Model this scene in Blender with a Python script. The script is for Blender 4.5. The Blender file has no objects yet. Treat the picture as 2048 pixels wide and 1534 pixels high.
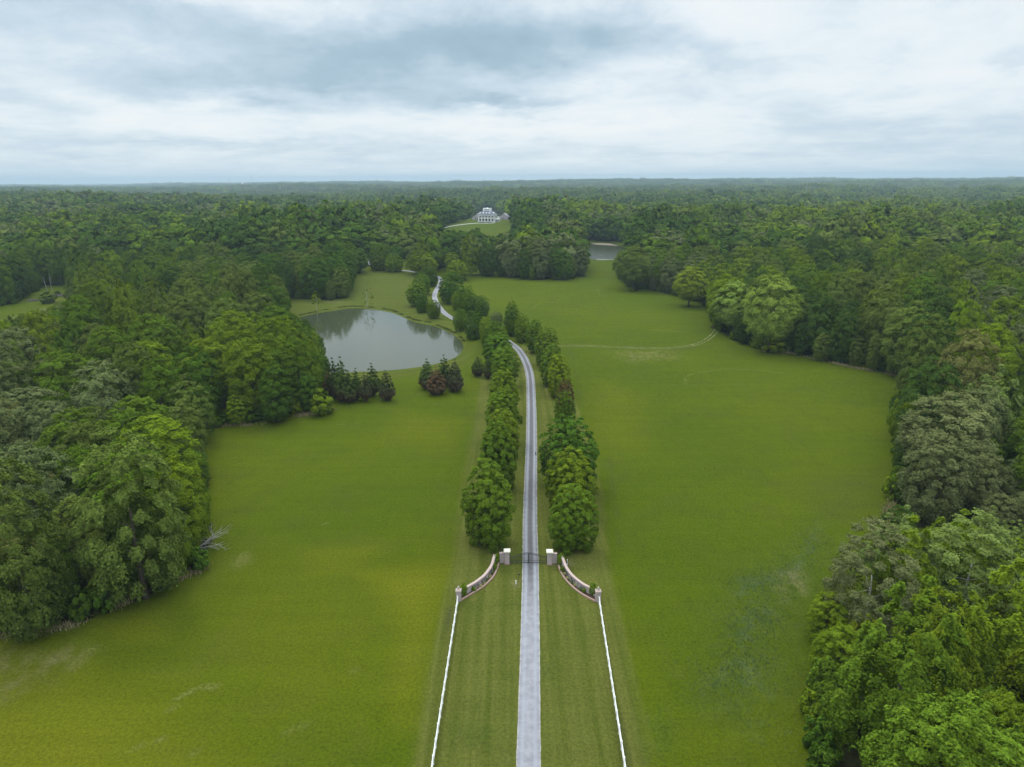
import bpy, math, random
import numpy as np
from mathutils import Matrix, Vector

R = math.radians
rng = np.random.default_rng(7)
random.seed(7)
SC = bpy.context.scene
COL = SC.collection

# ------------------------------------------------------------------ camera
CAM_H = 65.0
F_PX = 1366.0
PITCH, ROLL = 16.75, -0.40
cam_d = bpy.data.cameras.new("camera")
cam = bpy.data.objects.new("camera", cam_d)
COL.objects.link(cam)
cam_d.sensor_fit = 'HORIZONTAL'
cam_d.sensor_width = 36.0
cam_d.lens = 36.0 * F_PX / 2048.0
cam_d.clip_start = 0.5
cam_d.clip_end = 60000
CAM_M = Matrix.Rotation(R(90 - PITCH), 4, 'X') @ Matrix.Rotation(R(ROLL), 4, 'Z')
cam.matrix_world = Matrix.Translation((0, 0, CAM_H)) @ CAM_M
SC.camera = cam
CR = np.array(CAM_M.to_3x3())

# ------------------------------------------------------------------ view + world + sun
SC.view_settings.view_transform = 'Standard'
SC.view_settings.look = 'None'
SC.view_settings.exposure = 0.0
SC.view_settings.gamma = 1.0
SC.render.engine = 'CYCLES'
SC.cycles.max_bounces = 6
SC.cycles.diffuse_bounces = 3
SC.cycles.glossy_bounces = 3
SC.cycles.transmission_bounces = 3
SC.cycles.volume_bounces = 0
SC.cycles.transparent_max_bounces = 6
SC.cycles.use_denoising = True

SUN_EL, SUN_AZ = 58.0, -28.0          # azimuth from +Y, clockwise


def ray(px, py):
    d = np.array([(px - 1024.0) / F_PX, (767.0 - py) / F_PX, -1.0])
    d = CR @ d
    return d / np.linalg.norm(d)


class NT:
    """small helper to write node trees"""

    def __init__(s, tree):
        s.t = tree
        s.t.nodes.clear()

    def n(s, kind, **kw):
        nd = s.t.nodes.new(kind)
        for k, v in kw.items():
            setattr(nd, k, v)
        return nd

    def l(s, a, b):
        s.t.links.new(a, b)

    def inp(s, sock, v):
        if hasattr(v, 'is_output'):
            s.t.links.new(v, sock)
        else:
            sock.default_value = v

    def m(s, op, a, b=0.0, c=None, clamp=False):
        nd = s.n('ShaderNodeMath', operation=op, use_clamp=clamp)
        s.inp(nd.inputs[0], a)
        s.inp(nd.inputs[1], b)
        if c is not None:
            s.inp(nd.inputs[2], c)
        return nd.outputs[0]

    def mix(s, f, a, b, blend='MIX'):
        nd = s.n('ShaderNodeMix', data_type='RGBA', blend_type=blend)
        nd.clamp_factor = True
        s.inp(nd.inputs[0], f)
        s.inp(nd.inputs[6], a if hasattr(a, 'is_output') else (*a[:3], 1))
        s.inp(nd.inputs[7], b if hasattr(b, 'is_output') else (*b[:3], 1))
        return nd.outputs[2]

    def noise(s, vec, scale, detail=4.0, rough=0.55, dist=0.0):
        nd = s.n('ShaderNodeTexNoise')
        if vec is not None:
            s.l(vec, nd.inputs['Vector'])
        nd.inputs['Scale'].default_value = scale
        nd.inputs['Detail'].default_value = detail
        nd.inputs['Roughness'].default_value = rough
        nd.inputs['Distortion'].default_value = dist
        return nd.outputs['Fac']

    def ss(s, x, lo, hi, a=0.0, b=1.0):
        nd = s.n('ShaderNodeMapRange', interpolation_type='SMOOTHSTEP')
        s.inp(nd.inputs[0], x)
        nd.inputs[1].default_value = lo
        nd.inputs[2].default_value = hi
        nd.inputs[3].default_value = a
        nd.inputs[4].default_value = b
        return nd.outputs[0]

    def ramp(s, f, stops):
        nd = s.n('ShaderNodeValToRGB')
        e = nd.color_ramp.elements
        while len(e) < len(stops):
            e.new(0.5)
        for i, (p, c) in enumerate(stops):
            e[i].position = p
            e[i].color = (*c, 1)
        s.l(f, nd.inputs[0])
        return nd.outputs[0]


world = bpy.data.worlds.new("World")
SC.world = world
world.use_nodes = True
w = NT(world.node_tree)
tc = w.n('ShaderNodeTexCoord')
sp = w.n('ShaderNodeSeparateXYZ')
w.l(tc.outputs['Generated'], sp.inputs[0])
dx, dy, dz = sp.outputs
zc = w.m('MAXIMUM', dz, 0.0)
lz = w.m('MULTIPLY', w.m('LOGARITHM', w.m('ADD', zc, 0.06), math.e), 0.55)
cv = w.n('ShaderNodeCombineXYZ')
w.l(dx, cv.inputs[0]); w.l(dy, cv.inputs[1]); w.l(lz, cv.inputs[2])
warp = w.noise(cv.outputs[0], 5.0, 5.0, 0.6)
warp2 = w.noise(cv.outputs[0], 8.3, 5.0, 0.6)
wx = w.m('MULTIPLY', w.m('SUBTRACT', warp, 0.5), 0.30)
wz = w.m('MULTIPLY', w.m('SUBTRACT', warp2, 0.5), 0.075)
sx_ = w.m('ADD', dx, wx)
sz_ = w.m('ADD', zc, wz)
# cloud masses: centre and half size, degrees of view on a level horizon at y=362 of the photograph
cloud_acc = None
for (cx, cy, hx, hy, amt) in [
        (810, 95, 580, 62, -0.60), (560, 165, 300, 28, -0.32), (985, 198, 170, 20, -0.46), (1120, 60, 240, 55, -0.16),
        (1720, 252, 260, 24, -0.10), (60, 215, 150, 24, -0.20), (430, 292, 420, 11, -0.15), (120, 10, 300, 26, -0.16),
        (2030, 125, 60, 30, -0.2), (1500, 120, 200, 26, -0.08), (1300, 310, 500, 9, -0.08),
        (1440, 30, 210, 55, 0.20), (300, 232, 300, 24, 0.20), (1060, 252, 330, 16, 0.22), (150, 110, 190, 40, 0.10),
        (1850, 150, 200, 30, 0.14)]:
    c0 = ray(cx, cy)
    ex = abs(ray(cx + hx, cy)[0] - ray(cx - hx, cy)[0]) / 2
    ez = abs(ray(cx, cy - hy)[2] - ray(cx, cy + hy)[2]) / 2
    ax = w.m('DIVIDE', w.m('SUBTRACT', sx_, float(c0[0])), float(ex))
    az = w.m('DIVIDE', w.m('SUBTRACT', sz_, float(c0[2])), float(ez))
    r2 = w.m('ADD', w.m('MULTIPLY', ax, ax), w.m('MULTIPLY', az, az))
    g = w.m('MULTIPLY', w.m('POWER', math.e, w.m('MULTIPLY', r2, -1.0)), amt)
    g = w.m('MULTIPLY', g, w.ss(dy, 0.0, 0.3))
    cloud_acc = g if cloud_acc is None else w.m('ADD', cloud_acc, g)
big = w.noise(cv.outputs[0], 3.2, 6.0, 0.55, 0.3)
fine = w.noise(cv.outputs[0], 10.0, 8.0, 0.64, 0.25)
cl = w.m('ADD', 0.80, cloud_acc)
cl = w.m('SUBTRACT', cl, w.ss(zc, 0.085, 0.005, 0.0, 0.09))
cl = w.m('ADD', cl, w.m('MULTIPLY', w.m('SUBTRACT', big, 0.5), 0.65))
cl = w.m('ADD', cl, w.m('MULTIPLY', w.m('SUBTRACT', fine, 0.5), 0.55), clamp=True)
ccol = w.ramp(cl, [(0.0, (0.33, 0.47, 0.585)), (0.30, (0.415, 0.565, 0.675)), (0.60, (0.625, 0.75, 0.85)),
                   (0.82, (0.84, 0.92, 0.965)), (1.0, (0.92, 0.965, 0.99))])
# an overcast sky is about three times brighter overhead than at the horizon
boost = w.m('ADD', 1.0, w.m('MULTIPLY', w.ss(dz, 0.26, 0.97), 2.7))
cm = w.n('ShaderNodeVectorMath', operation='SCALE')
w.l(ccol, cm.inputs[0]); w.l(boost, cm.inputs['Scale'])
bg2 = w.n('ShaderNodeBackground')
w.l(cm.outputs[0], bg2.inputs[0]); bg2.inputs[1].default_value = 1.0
sky = w.n('ShaderNodeTexSky', sky_type='NISHITA')
sky.sun_disc = False
sky.sun_elevation = R(SUN_EL)
sky.sun_rotation = R(SUN_AZ)
bg1 = w.n('ShaderNodeBackground')
w.l(sky.outputs[0], bg1.inputs[0]); bg1.inputs[1].default_value = 0.08
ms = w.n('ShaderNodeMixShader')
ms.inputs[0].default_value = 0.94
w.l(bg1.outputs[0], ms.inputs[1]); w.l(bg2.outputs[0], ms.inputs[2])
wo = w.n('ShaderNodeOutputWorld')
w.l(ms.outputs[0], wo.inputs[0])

sd = bpy.data.lights.new("sun", 'SUN')
sd.energy = 1.4
sd.angle = R(12)
sd.color = (1.0, 0.96, 0.9)
sun = bpy.data.objects.new("sun", sd)
COL.objects.link(sun)
_s = Vector((math.sin(R(SUN_AZ)) * math.cos(R(SUN_EL)), math.cos(R(SUN_AZ)) * math.cos(R(SUN_EL)), math.sin(R(SUN_EL))))
sun.rotation_euler = _s.to_track_quat('Z', 'Y').to_euler()


# ------------------------------------------------------------------ terrain height
def sstep(x, a, b):
    t = np.clip((x - a) / (b - a), 0, 1)
    return t * t * (3 - 2 * t)


def poly_sd(x, y, P):
    """signed distance to a closed polygon, negative inside"""
    x = np.asarray(x, float); y = np.asarray(y, float)
    d = np.full(x.shape, 1e18); ins = np.zeros(x.shape, bool)
    n = len(P)
    for i in range(n):
        x1, y1 = P[i]; x2, y2 = P[(i + 1) % n]
        ex, ey = x2 - x1, y2 - y1
        t = np.clip(((x - x1) * ex + (y - y1) * ey) / (ex * ex + ey * ey + 1e-12), 0, 1)
        d = np.minimum(d, (x - x1 - t * ex) ** 2 + (y - y1 - t * ey) ** 2)
        c = (y1 > y) != (y2 > y)
        xi = (x2 - x1) * (y - y1) / (y2 - y1 + 1e-12) + x1
        ins ^= c & (x < xi)
    return np.where(ins, -1, 1) * np.sqrt(d)


def line_d(x, y, P):
    x = np.asarray(x, float); y = np.asarray(y, float)
    d = np.full(x.shape, 1e18)
    for i in range(len(P) - 1):
        x1, y1 = P[i]; x2, y2 = P[i + 1]
        ex, ey = x2 - x1, y2 - y1
        t = np.clip(((x - x1) * ex + (y - y1) * ey) / (ex * ex + ey * ey + 1e-12), 0, 1)
        d = np.minimum(d, (x - x1 - t * ex) ** 2 + (y - y1 - t * ey) ** 2)
    return np.sqrt(d)


HOUSE_XY = (-34.0, 893.0)
POND_P = []      # filled below, world coordinates
POND2_P = []


def height(x, y):
    x = np.asarray(x, float); y = np.asarray(y, float)
    r = np.hypot(x, y)
    z = 0.35 * np.sin(x / 37.0 + 1.0) * np.sin(y / 53.0)
    z = z * sstep(r, 90, 260)
    far = sstep(r, 520, 1700)
    rel = (9 * np.sin(x / 610 + 0.6) * np.sin(y / 470 + 1.9) + 5.5 * np.sin(x / 260 + y / 390 + 2.0)
           + 3.0 * np.sin(x / 140 - y / 210) + 7 * np.sin(y / 1300 + x / 2400 + 2.4))
    near_p2 = np.exp(-(((x - 75) / 140) ** 2 + ((y - 640) / 170) ** 2))
    near_h = np.exp(-(((x - HOUSE_XY[0]) / 150) ** 2 + ((y - HOUSE_XY[1]) / 190) ** 2))
    z = z + rel * far * (1 - np.clip(near_p2 + near_h, 0, 1))
    z = z + 12.0 * np.exp(-(((x - HOUSE_XY[0] - 5) / 135) ** 2 + ((y - HOUSE_XY[1] - 40) / 175) ** 2))
    z = z + 9.0 * np.exp(-(((x + 150) / 115) ** 2 + ((y - 550) / 95) ** 2))
    z = z + (7 * np.sin(x / 830 + 1.1) * np.sin(y / 700 + 0.3) + 5 * np.sin(x / 1900 - y / 1100)) * sstep(r, 2200, 4500)
    z = z - 22 * sstep(r, 5000, 16000)
    for P, depth in ((POND_P, 1.4), (POND2_P, 1.4)):
        if P:
            P_ = np.array(P)
            m = (x > P_[:, 0].min() - 25) & (x < P_[:, 0].max() + 25) & (y > P_[:, 1].min() - 25) & (y < P_[:, 1].max() + 25)
            if np.any(m):
                s = poly_sd(x[m], y[m], P)
                z = np.array(z)
                zz = z[m]
                flat = -0.55 * sstep(-s, -7.0, 0.0) + 0.0
                zz = zz * sstep(s, 0.0, 14.0) + flat - depth * sstep(-s, 0.0, 4.0)
                z[m] = zz
    return z


def hz(x, y):
    return float(height(np.array([x]), np.array([y]))[0])


def project(P):
    """world points (n,3) -> photo pixels (n,2), depth"""
    q = (np.asarray(P, float) - np.array([0, 0, CAM_H])) @ CR
    dep = -q[:, 2]
    dd = np.where(dep > 0.5, dep, 0.5)
    return np.stack([1024 + F_PX * q[:, 0] / dd, 767 - F_PX * q[:, 1] / dd], 1), dep


def ground(px, py, up=0.0):
    """where the view ray of a photo pixel meets the land (or a level UP metres above it)"""
    d = ray(px, py)
    t = np.geomspace(30, 30000, 4000)
    X, Y, Z = d[0] * t, d[1] * t, CAM_H + d[2] * t
    below = np.nonzero(Z < height(X, Y) + up)[0]
    if len(below) == 0:
        i = len(t) - 1
        return np.array([X[i], Y[i], hz(X[i], Y[i])])
    i = below[0]
    lo, hi = t[max(i - 1, 0)], t[i]
    for _ in range(25):
        mid = (lo + hi) / 2
        if CAM_H + d[2] * mid < hz(d[0] * mid, d[1] * mid) + up:
            hi = mid
        else:
            lo = mid
    return np.array([d[0] * hi, d[1] * hi, hz(d[0] * hi, d[1] * hi)])


def gxy(pts):
    return [tuple(ground(*p)[:2]) for p in pts]


def spline(P, n=8, closed=False):
    P = [np.array(p, float) for p in P]
    N = len(P)
    out = []
    for i in range(N if closed else N - 1):
        if closed:
            p0, p1, p2, p3 = P[(i - 1) % N], P[i], P[(i + 1) % N], P[(i + 2) % N]
        else:
            p0, p1, p2, p3 = P[max(i - 1, 0)], P[i], P[i + 1], P[min(i + 2, N - 1)]
        for k in range(n):
            t = k / n
            out.append(0.5 * ((2 * p1) + (p2 - p0) * t + (2 * p0 - 5 * p1 + 4 * p2 - p3) * t * t + (3 * p1 - p0 - 3 * p2 + p3) * t ** 3))
    if not closed:
        out.append(P[-1])
    return out


_pond = gxy([(598, 633), (650, 622), (700, 615), (746, 617), (787, 624), (828, 641), (869, 650), (895, 660), (912, 670), (926, 683),
             (928, 694), (919, 708), (899, 718), (855, 729), (787, 737), (718, 740), (655, 741), (600, 730), (572, 700), (575, 660)])
_pond2 = gxy([(1172, 483), (1195, 482), (1225, 483), (1240, 489), (1262, 496), (1275, 506), (1262, 516), (1225, 517), (1194, 518), (1170, 512), (1150, 497), (1158, 486)])
POND_P = [tuple(p) for p in spline(_pond, 4, True)]
POND2_P = [tuple(p) for p in spline(_pond2, 4, True)]


# ------------------------------------------------------------------ scene-graph helpers
def tag(o, label=None, cat=None, group=None, kind=None):
    if label: o['label'] = label
    if cat: o['category'] = cat
    if group: o['group'] = group
    if kind: o['kind'] = kind
    return o


def empty(name, loc, rz=0.0):
    o = bpy.data.objects.new(name, None)
    o.empty_display_size = 0.5
    o.location = loc
    o.rotation_euler = (0, 0, rz)
    COL.objects.link(o)
    return o


def link(name, me, parent=None):
    o = bpy.data.objects.new(name, me)
    COL.objects.link(o)
    if parent is not None:
        o.parent = parent
    return o


class MB:
    def __init__(s):
        s.v = []; s.f = []

    def add(s, vs, fs):
        b = len(s.v)
        s.v += [tuple(map(float, p)) for p in vs]
        s.f += [tuple(i + b for i in q) for q in fs]

    def box(s, cx, cy, z0, sx, sy, sz, rz=0.0, taper=1.0):
        c, n = math.cos(rz), math.sin(rz)
        vs = []
        for k, zz in ((1.0, z0), (taper, z0 + sz)):
            for ax, ay in ((-1, -1), (1, -1), (1, 1), (-1, 1)):
                lx, ly = ax * sx / 2 * k, ay * sy / 2 * k
                vs.append((cx + lx * c - ly * n, cy + lx * n + ly * c, zz))
        s.add(vs, [(3, 2, 1, 0), (4, 5, 6, 7), (0, 1, 5, 4), (1, 2, 6, 5), (2, 3, 7, 6), (3, 0, 4, 7)])

    def tube(s, pts, rad, n=8, cap=True):
        pts = [Vector(p) for p in pts]
        rings = []
        for i, p in enumerate(pts):
            d = (pts[min(i + 1, len(pts) - 1)] - pts[max(i - 1, 0)]).normalized()
            a = d.orthogonal().normalized() if abs(d.z) < 0.95 else Vector((1, 0, 0))
            a = (a - d * a.dot(d)).normalized()
            b = d.cross(a)
            r = rad[i] if hasattr(rad, '__len__') else rad
            rings.append([p + (a * math.cos(t) + b * math.sin(t)) * r for t in [2 * math.pi * k / n for k in range(n)]])
        vs = [q for ring in rings for q in ring]
        fs = []
        for i in range(len(pts) - 1):
            for k in range(n):
                fs.append((i * n + k, i * n + (k + 1) % n, (i + 1) * n + (k + 1) % n, (i + 1) * n + k))
        if cap:
            fs.append(tuple(range(n - 1, -1, -1)))
            fs.append(tuple((len(pts) - 1) * n + k for k in range(n)))
        s.add(vs, fs)

    def lathe(s, cx, cy, prof, n=16):
        vs, fs = [], []
        for (r, z) in prof:
            for k in range(n):
                t = 2 * math.pi * k / n
                vs.append((cx + r * math.cos(t), cy + r * math.sin(t), z))
        for i in range(len(prof) - 1):
            for k in range(n):
                fs.append((i * n + k, i * n + (k + 1) % n, (i + 1) * n + (k + 1) % n, (i + 1) * n + k))
        fs.append(tuple(range(n - 1, -1, -1)))
        fs.append(tuple((len(prof) - 1) * n + k for k in range(n)))
        s.add(vs, fs)

    def build(s, name, mat, parent=None, smooth=False):
        me = bpy.data.meshes.new(name)
        me.from_pydata(s.v, [], s.f)
        me.validate()
        if mat: me.materials.append(mat)
        if smooth:
            me.polygons.foreach_set('use_smooth', [True] * len(me.polygons))
        me.update()
        return link(name, me, parent)


def quads_mesh(name, V, mat, attrs=None, smooth=False):
    """V: (n,4,3) array of quads -> one mesh; attrs: {name:(n,) floats} per face"""
    n = len(V)
    me = bpy.data.meshes.new(name)
    me.vertices.add(n * 4)
    me.vertices.foreach_set('co', V.reshape(-1).astype(np.float32))
    me.loops.add(n * 4)
    me.loops.foreach_set('vertex_index', np.arange(n * 4, dtype=np.int32))
    me.polygons.add(n)
    me.polygons.foreach_set('loop_start', np.arange(0, n * 4, 4, dtype=np.int32))
    me.update(calc_edges=True)
    for k, a in (attrs or {}).items():
        at = me.attributes.new(k, 'FLOAT', 'FACE')
        at.data.foreach_set('value', a.astype(np.float32))
    me.materials.append(mat)
    return me


def new_mat(name):
    m = bpy.data.materials.new(name)
    m.use_nodes = True
    t = NT(m.node_tree)
    out = t.n('ShaderNodeOutputMaterial')
    return m, t, out


def simple_mat(name, col, rough=0.7, spec=0.3, var=0.12, scale=6.0, metal=0.0, bump=0.0):
    m, t, out = new_mat(name)
    p = t.n('ShaderNodeBsdfPrincipled')
    tcn = t.n('ShaderNodeTexCoord')
    nz = t.noise(tcn.outputs['Object'], scale, 5)
    a = tuple(c * (1 - var) for c in col); b = tuple(min(1, c * (1 + var)) for c in col)
    t.l(t.mix(nz, a, b), p.inputs['Base Color'])
    p.inputs['Roughness'].default_value = rough
    p.inputs['Specular IOR Level'].default_value = spec
    p.inputs['Metallic'].default_value = metal
    if bump:
        bn = t.n('ShaderNodeBump'); bn.inputs['Strength'].default_value = bump
        t.l(t.noise(tcn.outputs['Object'], scale * 6, 4), bn.inputs['Height'])
        t.l(bn.outputs[0], p.inputs['Normal'])
    t.l(p.outputs[0], out.inputs[0])
    return m


def leaf_mat(name, source):
    """foliage: the colour comes from the object (or, for the far wood, from its point)"""
    m, t, out = new_mat(name)
    if source == 'object':
        base = t.n('ShaderNodeObjectInfo').outputs['Color']
    else:
        at = t.n('ShaderNodeAttribute', attribute_type='INSTANCER', attribute_name='tint')
        base = at.outputs['Color']
    fv = t.n('ShaderNodeAttribute', attribute_type='GEOMETRY', attribute_name='leaf_var').outputs['Fac']
    tip = t.n('ShaderNodeAttribute', attribute_type='GEOMETRY', attribute_name='young').outputs['Fac']
    br = t.m('ADD', 0.62, t.m('MULTIPLY', fv, 0.76))
    sc = t.n('ShaderNodeVectorMath', operation='SCALE')
    t.l(base, sc.inputs[0]); t.l(br, sc.inputs['Scale'])
    yo = t.n('ShaderNodeVectorMath', operation='MULTIPLY')
    t.l(sc.outputs[0], yo.inputs[0]); yo.inputs[1].default_value = (1.55, 1.36, 1.25)
    col = t.mix(t.m('MULTIPLY', tip, 0.8), sc.outputs[0], yo.outputs[0])
    d = t.n('ShaderNodeBsdfDiffuse'); t.l(col, d.inputs[0])
    tr = t.n('ShaderNodeBsdfTranslucent')
    tcl = t.n('ShaderNodeVectorMath', operation='MULTIPLY')
    t.l(col, tcl.inputs[0]); tcl.inputs[1].default_value = (1.15, 1.25, 0.5)
    t.l(tcl.outputs[0], tr.inputs[0])
    m1 = t.n('ShaderNodeMixShader'); m1.inputs[0].default_value = 0.13
    t.l(d.outputs[0], m1.inputs[1]); t.l(tr.outputs[0], m1.inputs[2])
    t.l(m1.outputs[0], out.inputs[0])
    return m


M_LEAF = leaf_mat('tree_foliage', 'object')
M_LEAF_FAR = leaf_mat('far_tree_foliage', 'instancer')
M_BARK = simple_mat('bark', (0.085, 0.07, 0.055), 0.9, 0.1, 0.35, 3.0)
M_PALE_BARK = simple_mat('pale_bark', (0.34, 0.33, 0.29), 0.9, 0.1, 0.25, 3.0)
M_DEAD = simple_mat('weathered_dead_wood', (0.27, 0.26, 0.245), 0.9, 0.1, 0.25, 3.0)

# ------------------------------------------------------------------ what must stay open: the visible grass, water and house
OPEN_PX = [
    # meadows, drive and lawns
    [(-400, 1900), (-400, 1330), (0, 1273), (60, 1264), (150, 1251), (235, 1213), (300, 1191), (350, 1163), (400, 1142), (424, 1112), (421, 1062),
     (414, 1000), (420, 950), (405, 905), (384, 860), (450, 853), (520, 850), (575, 836), (640, 826), (668, 818), (664, 790), (657, 740),
     (648, 690), (628, 655), (606, 634), (560, 612), (552, 594), (597, 597), (650, 601), (683, 597), (706, 578), (706, 552), (741, 537), (741, 520),
     (770, 512), (830, 520), (850, 548), (868, 548), (890, 535), (936, 530), (942, 553), (992, 553), (1060, 559), (1128, 561), (1190, 550), (1200, 530), (1193, 521),
     (1195, 515), (1193, 500), (1180, 482), (1225, 482), (1250, 487), (1238, 497), (1233, 519), (1240, 560), (1262, 584), (1290, 578), (1335, 586), (1400, 604), (1424, 612), (1422, 655),
     (1470, 682), (1526, 702), (1585, 708), (1665, 726), (1756, 744), (1838, 760), (1800, 772), (1784, 800), (1782, 860), (1790, 905), (1780, 960), (1784, 1015), (1772, 1042), (1740, 1045),
     (1720, 1080), (1690, 1128), (1660, 1160), (1640, 1192), (1612, 1235), (1612, 1275), (1622, 1330), (1604, 1400), (1618, 1500), (1612, 1640), (1600, 1900)],
    [(882, 459), (912, 445), (944, 441), (944, 431), (955, 428), (966, 417), (983, 417), (992, 430), (1006, 427), (1018, 436), (1020, 442), (1016, 462), (1010, 470),
     (985, 473), (972, 465), (950, 458), (930, 463), (905, 461)],
    [(-100, 612), (0, 612), (34, 606), (44, 594), (72, 583), (82, 569), (160, 570), (151, 583), (135, 602), (80, 613), (30, 629), (0, 632), (-100, 640)],
    [(1437, 462), (1463, 463), (1462, 467), (1438, 467)],
]
MW, MH = 1400, 1150      # mask raster: 2 px per cell, offset so that a margin round the photo is covered
MOX, MOY = -400, -200


def raster(polys):
    M = np.zeros((MH, MW), bool)
    xs = MOX + 2 * (np.arange(MW) + 0.5)
    for P in polys:
        P = np.array(P, float)
        for j in range(MH):
            yv = MOY + 2 * (j + 0.5)
            y1 = P[:, 1]; y2 = np.roll(P[:, 1], -1); x1 = P[:, 0]; x2 = np.roll(P[:, 0], -1)
            c = (y1 > yv) != (y2 > yv)
            if not c.any(): continue
            xi = np.sort((x2[c] - x1[c]) * (yv - y1[c]) / (y2[c] - y1[c]) + x1[c])
            for a, b in zip(xi[0::2], xi[1::2]):
                M[j, (xs > a) & (xs < b)] = True
    return M


OPEN = raster(OPEN_PX)


def is_open(px, py):
    i = ((np.asarray(px) - MOX) / 2).astype(int); j = ((np.asarray(py) - MOY) / 2).astype(int)
    ok = (i >= 0) & (i < MW) & (j >= 0) & (j < MH)
    r = np.zeros(np.shape(px), bool)
    r[ok] = OPEN[j[ok], i[ok]]
    return r


# ------------------------------------------------------------------ tree crowns: leaf-sized faces spread through lobed volumes
def unit(v):
    return v / (np.linalg.norm(v, axis=-1, keepdims=True) + 1e-9)


def crown(seed, Rr, zb, zt, form, nl, nc, card, jit=0.40, lv_amp=0.14, fat=1.0, dome=0.45):
    g = np.random.default_rng(seed)
    K = nl * 10
    u = g.uniform(-0.9 if form in ('dome', 'droop', 'edge') else -0.75, 1.0, K); a = g.uniform(0, 2 * np.pi, K)
    s = np.sqrt(1 - u * u)
    wob = 1 + 0.16 * np.sin(a * 2 + g.uniform(0, 6)) + 0.12 * np.sin(a * 3 + g.uniform(0, 6))
    if form in ('dome', 'droop', 'open', 'edge'):
        zc = zb + (0.42 if form != 'edge' else 0.52) * (zt - zb)
        sh = g.uniform(0.74, 0.86, K) if form != 'open' else g.uniform(0.62, 0.92, K)
        P = np.stack([s * np.cos(a) * Rr * wob * sh, s * np.sin(a) * Rr * wob * sh,
                      zc + np.where(u > 0, u * (zt - zc), u * (zc - zb)) * sh], 1)
    else:
        t = (u + 0.75) / 1.75
        if form == 'plume':
            prof = np.minimum(1, (t / 0.22) ** 0.7) * (1 - t) ** 0.42
        elif form == 'pin':
            prof = np.where(t < 0.4, (0.72 + 0.28 * np.clip(t / 0.4, 0, 1) ** 0.8), np.sqrt(np.clip(1 - ((t - 0.4) / 0.6) ** 2, 0, 1)))
        else:  # cedar
            prof = np.minimum(1, (t / 0.25) ** 0.6) * (1 - t ** 1.25) ** 0.75 * 1.1
        prof = np.maximum(prof, 0.06)
        sh = g.uniform(0.72, 0.95, K) * np.where(g.random(K) < 0.2, 0.55, 1)
        P = np.stack([np.cos(a) * Rr * prof * wob * sh, np.sin(a) * Rr * prof * wob * sh, zb + t * (zt - zb) * 0.95], 1)
    pick = [int(np.argmax(P[:, 2]))]
    scl = np.array([1, 1, 1.0 if form != 'pin' else 1.5])
    D = np.linalg.norm((P - P[pick[0]]) * scl, axis=1)
    for _ in range(nl - 1):
        i = int(np.argmax(D * g.uniform(0.75, 1.0, K)))
        pick.append(i)
        D = np.minimum(D, np.linalg.norm((P - P[i]) * scl, axis=1))
    L = P[pick]
    zf = (L[:, 2] - zb) / (zt - zb)
    if form in ('dome', 'edge'):
        rl = Rr * 0.265 * g.uniform(0.65, 1.35, nl); sq = 0.86
    elif form == 'open':
        rl = Rr * 0.22 * g.uniform(0.6, 1.3, nl); sq = 0.8
    elif form == 'droop':
        rl = Rr * 0.275 * g.uniform(0.65, 1.3, nl); sq = 0.68
    elif form == 'plume':
        rl = Rr * 0.32 * g.uniform(0.7, 1.25, nl) * (1.05 - 0.3 * zf); sq = 1.35
    elif form == 'pin':
        rl = Rr * 0.235 * g.uniform(0.7, 1.25, nl) * (1.1 - 0.25 * zf); sq = 0.78
    else:
        rl = Rr * 0.36 * g.uniform(0.75, 1.15, nl) * (1.1 - 0.5 * zf); sq = 1.2
    cen = np.array([0, 0, zb + 0.4 * (zt - zb)])
    rl = rl * fat
    od = unit((L - cen) * np.array([1, 1, 0.8]))
    wgt = rl ** 2; wgt = wgt / wgt.sum()
    N0 = int(nc * 1.7)
    li = g.choice(nl, N0, p=wgt)
    d = unit(unit(g.normal(size=(N0, 3))) + 0.75 * od[li] + np.array([0, 0, 0.55]))
    ph = g.uniform(0, 6.28, (nl, 6))[li]
    th = np.arctan2(d[:, 1], d[:, 0])
    bump = (np.sin(d[:, 0] * 5.2 + ph[:, 0]) * np.sin(d[:, 1] * 5.2 + ph[:, 1]) + np.sin(d[:, 2] * 5.6 + ph[:, 2]) * np.sin(d[:, 0] * 4.3 - d[:, 1] * 4.1 + ph[:, 3]))
    bump2 = np.sin(d[:, 0] * 12.3 + ph[:, 4]) * np.sin(d[:, 1] * 11.7 + ph[:, 5]) * np.sin(d[:, 2] * 12.9 + ph[:, 1])
    rr = rl[li] * (0.85 + 0.23 * bump + 0.20 * bump2) * g.uniform(0.55, 1.0, N0) ** 0.35
    pos = L[li] + d * rr[:, None] * np.array([1, 1, sq])
    if form == 'plume':      # pointed shoot tips
        k = np.clip(d[:, 2], 0, 1)
        pos[:, :2] = L[li][:, :2] + (pos[:, :2] - L[li][:, :2]) * (1 - 0.55 * k)[:, None]
        pos[:, 2] += k * k * rl[li] * 0.55
    if form in ('pin', 'droop'):
        hd = np.linalg.norm(pos[:, :2] - L[li][:, :2], axis=1)
        pos[:, 2] -= 0.28 * hd ** 1.4 / np.maximum(rl[li], 0.3) ** 0.4
    keep = np.ones(N0, bool)
    for j in range(nl):     # faces buried deep in a neighbouring lobe are never seen
        q = (pos - L[j]) / np.array([1, 1, sq])
        keep &= ~((np.einsum('ij,ij->i', q, q) < (0.62 * rl[j]) ** 2) & (li != j) & (g.random(N0) < 0.8))
    pos, d, li = pos[keep][:nc], d[keep][:nc], li[keep][:nc]
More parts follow.
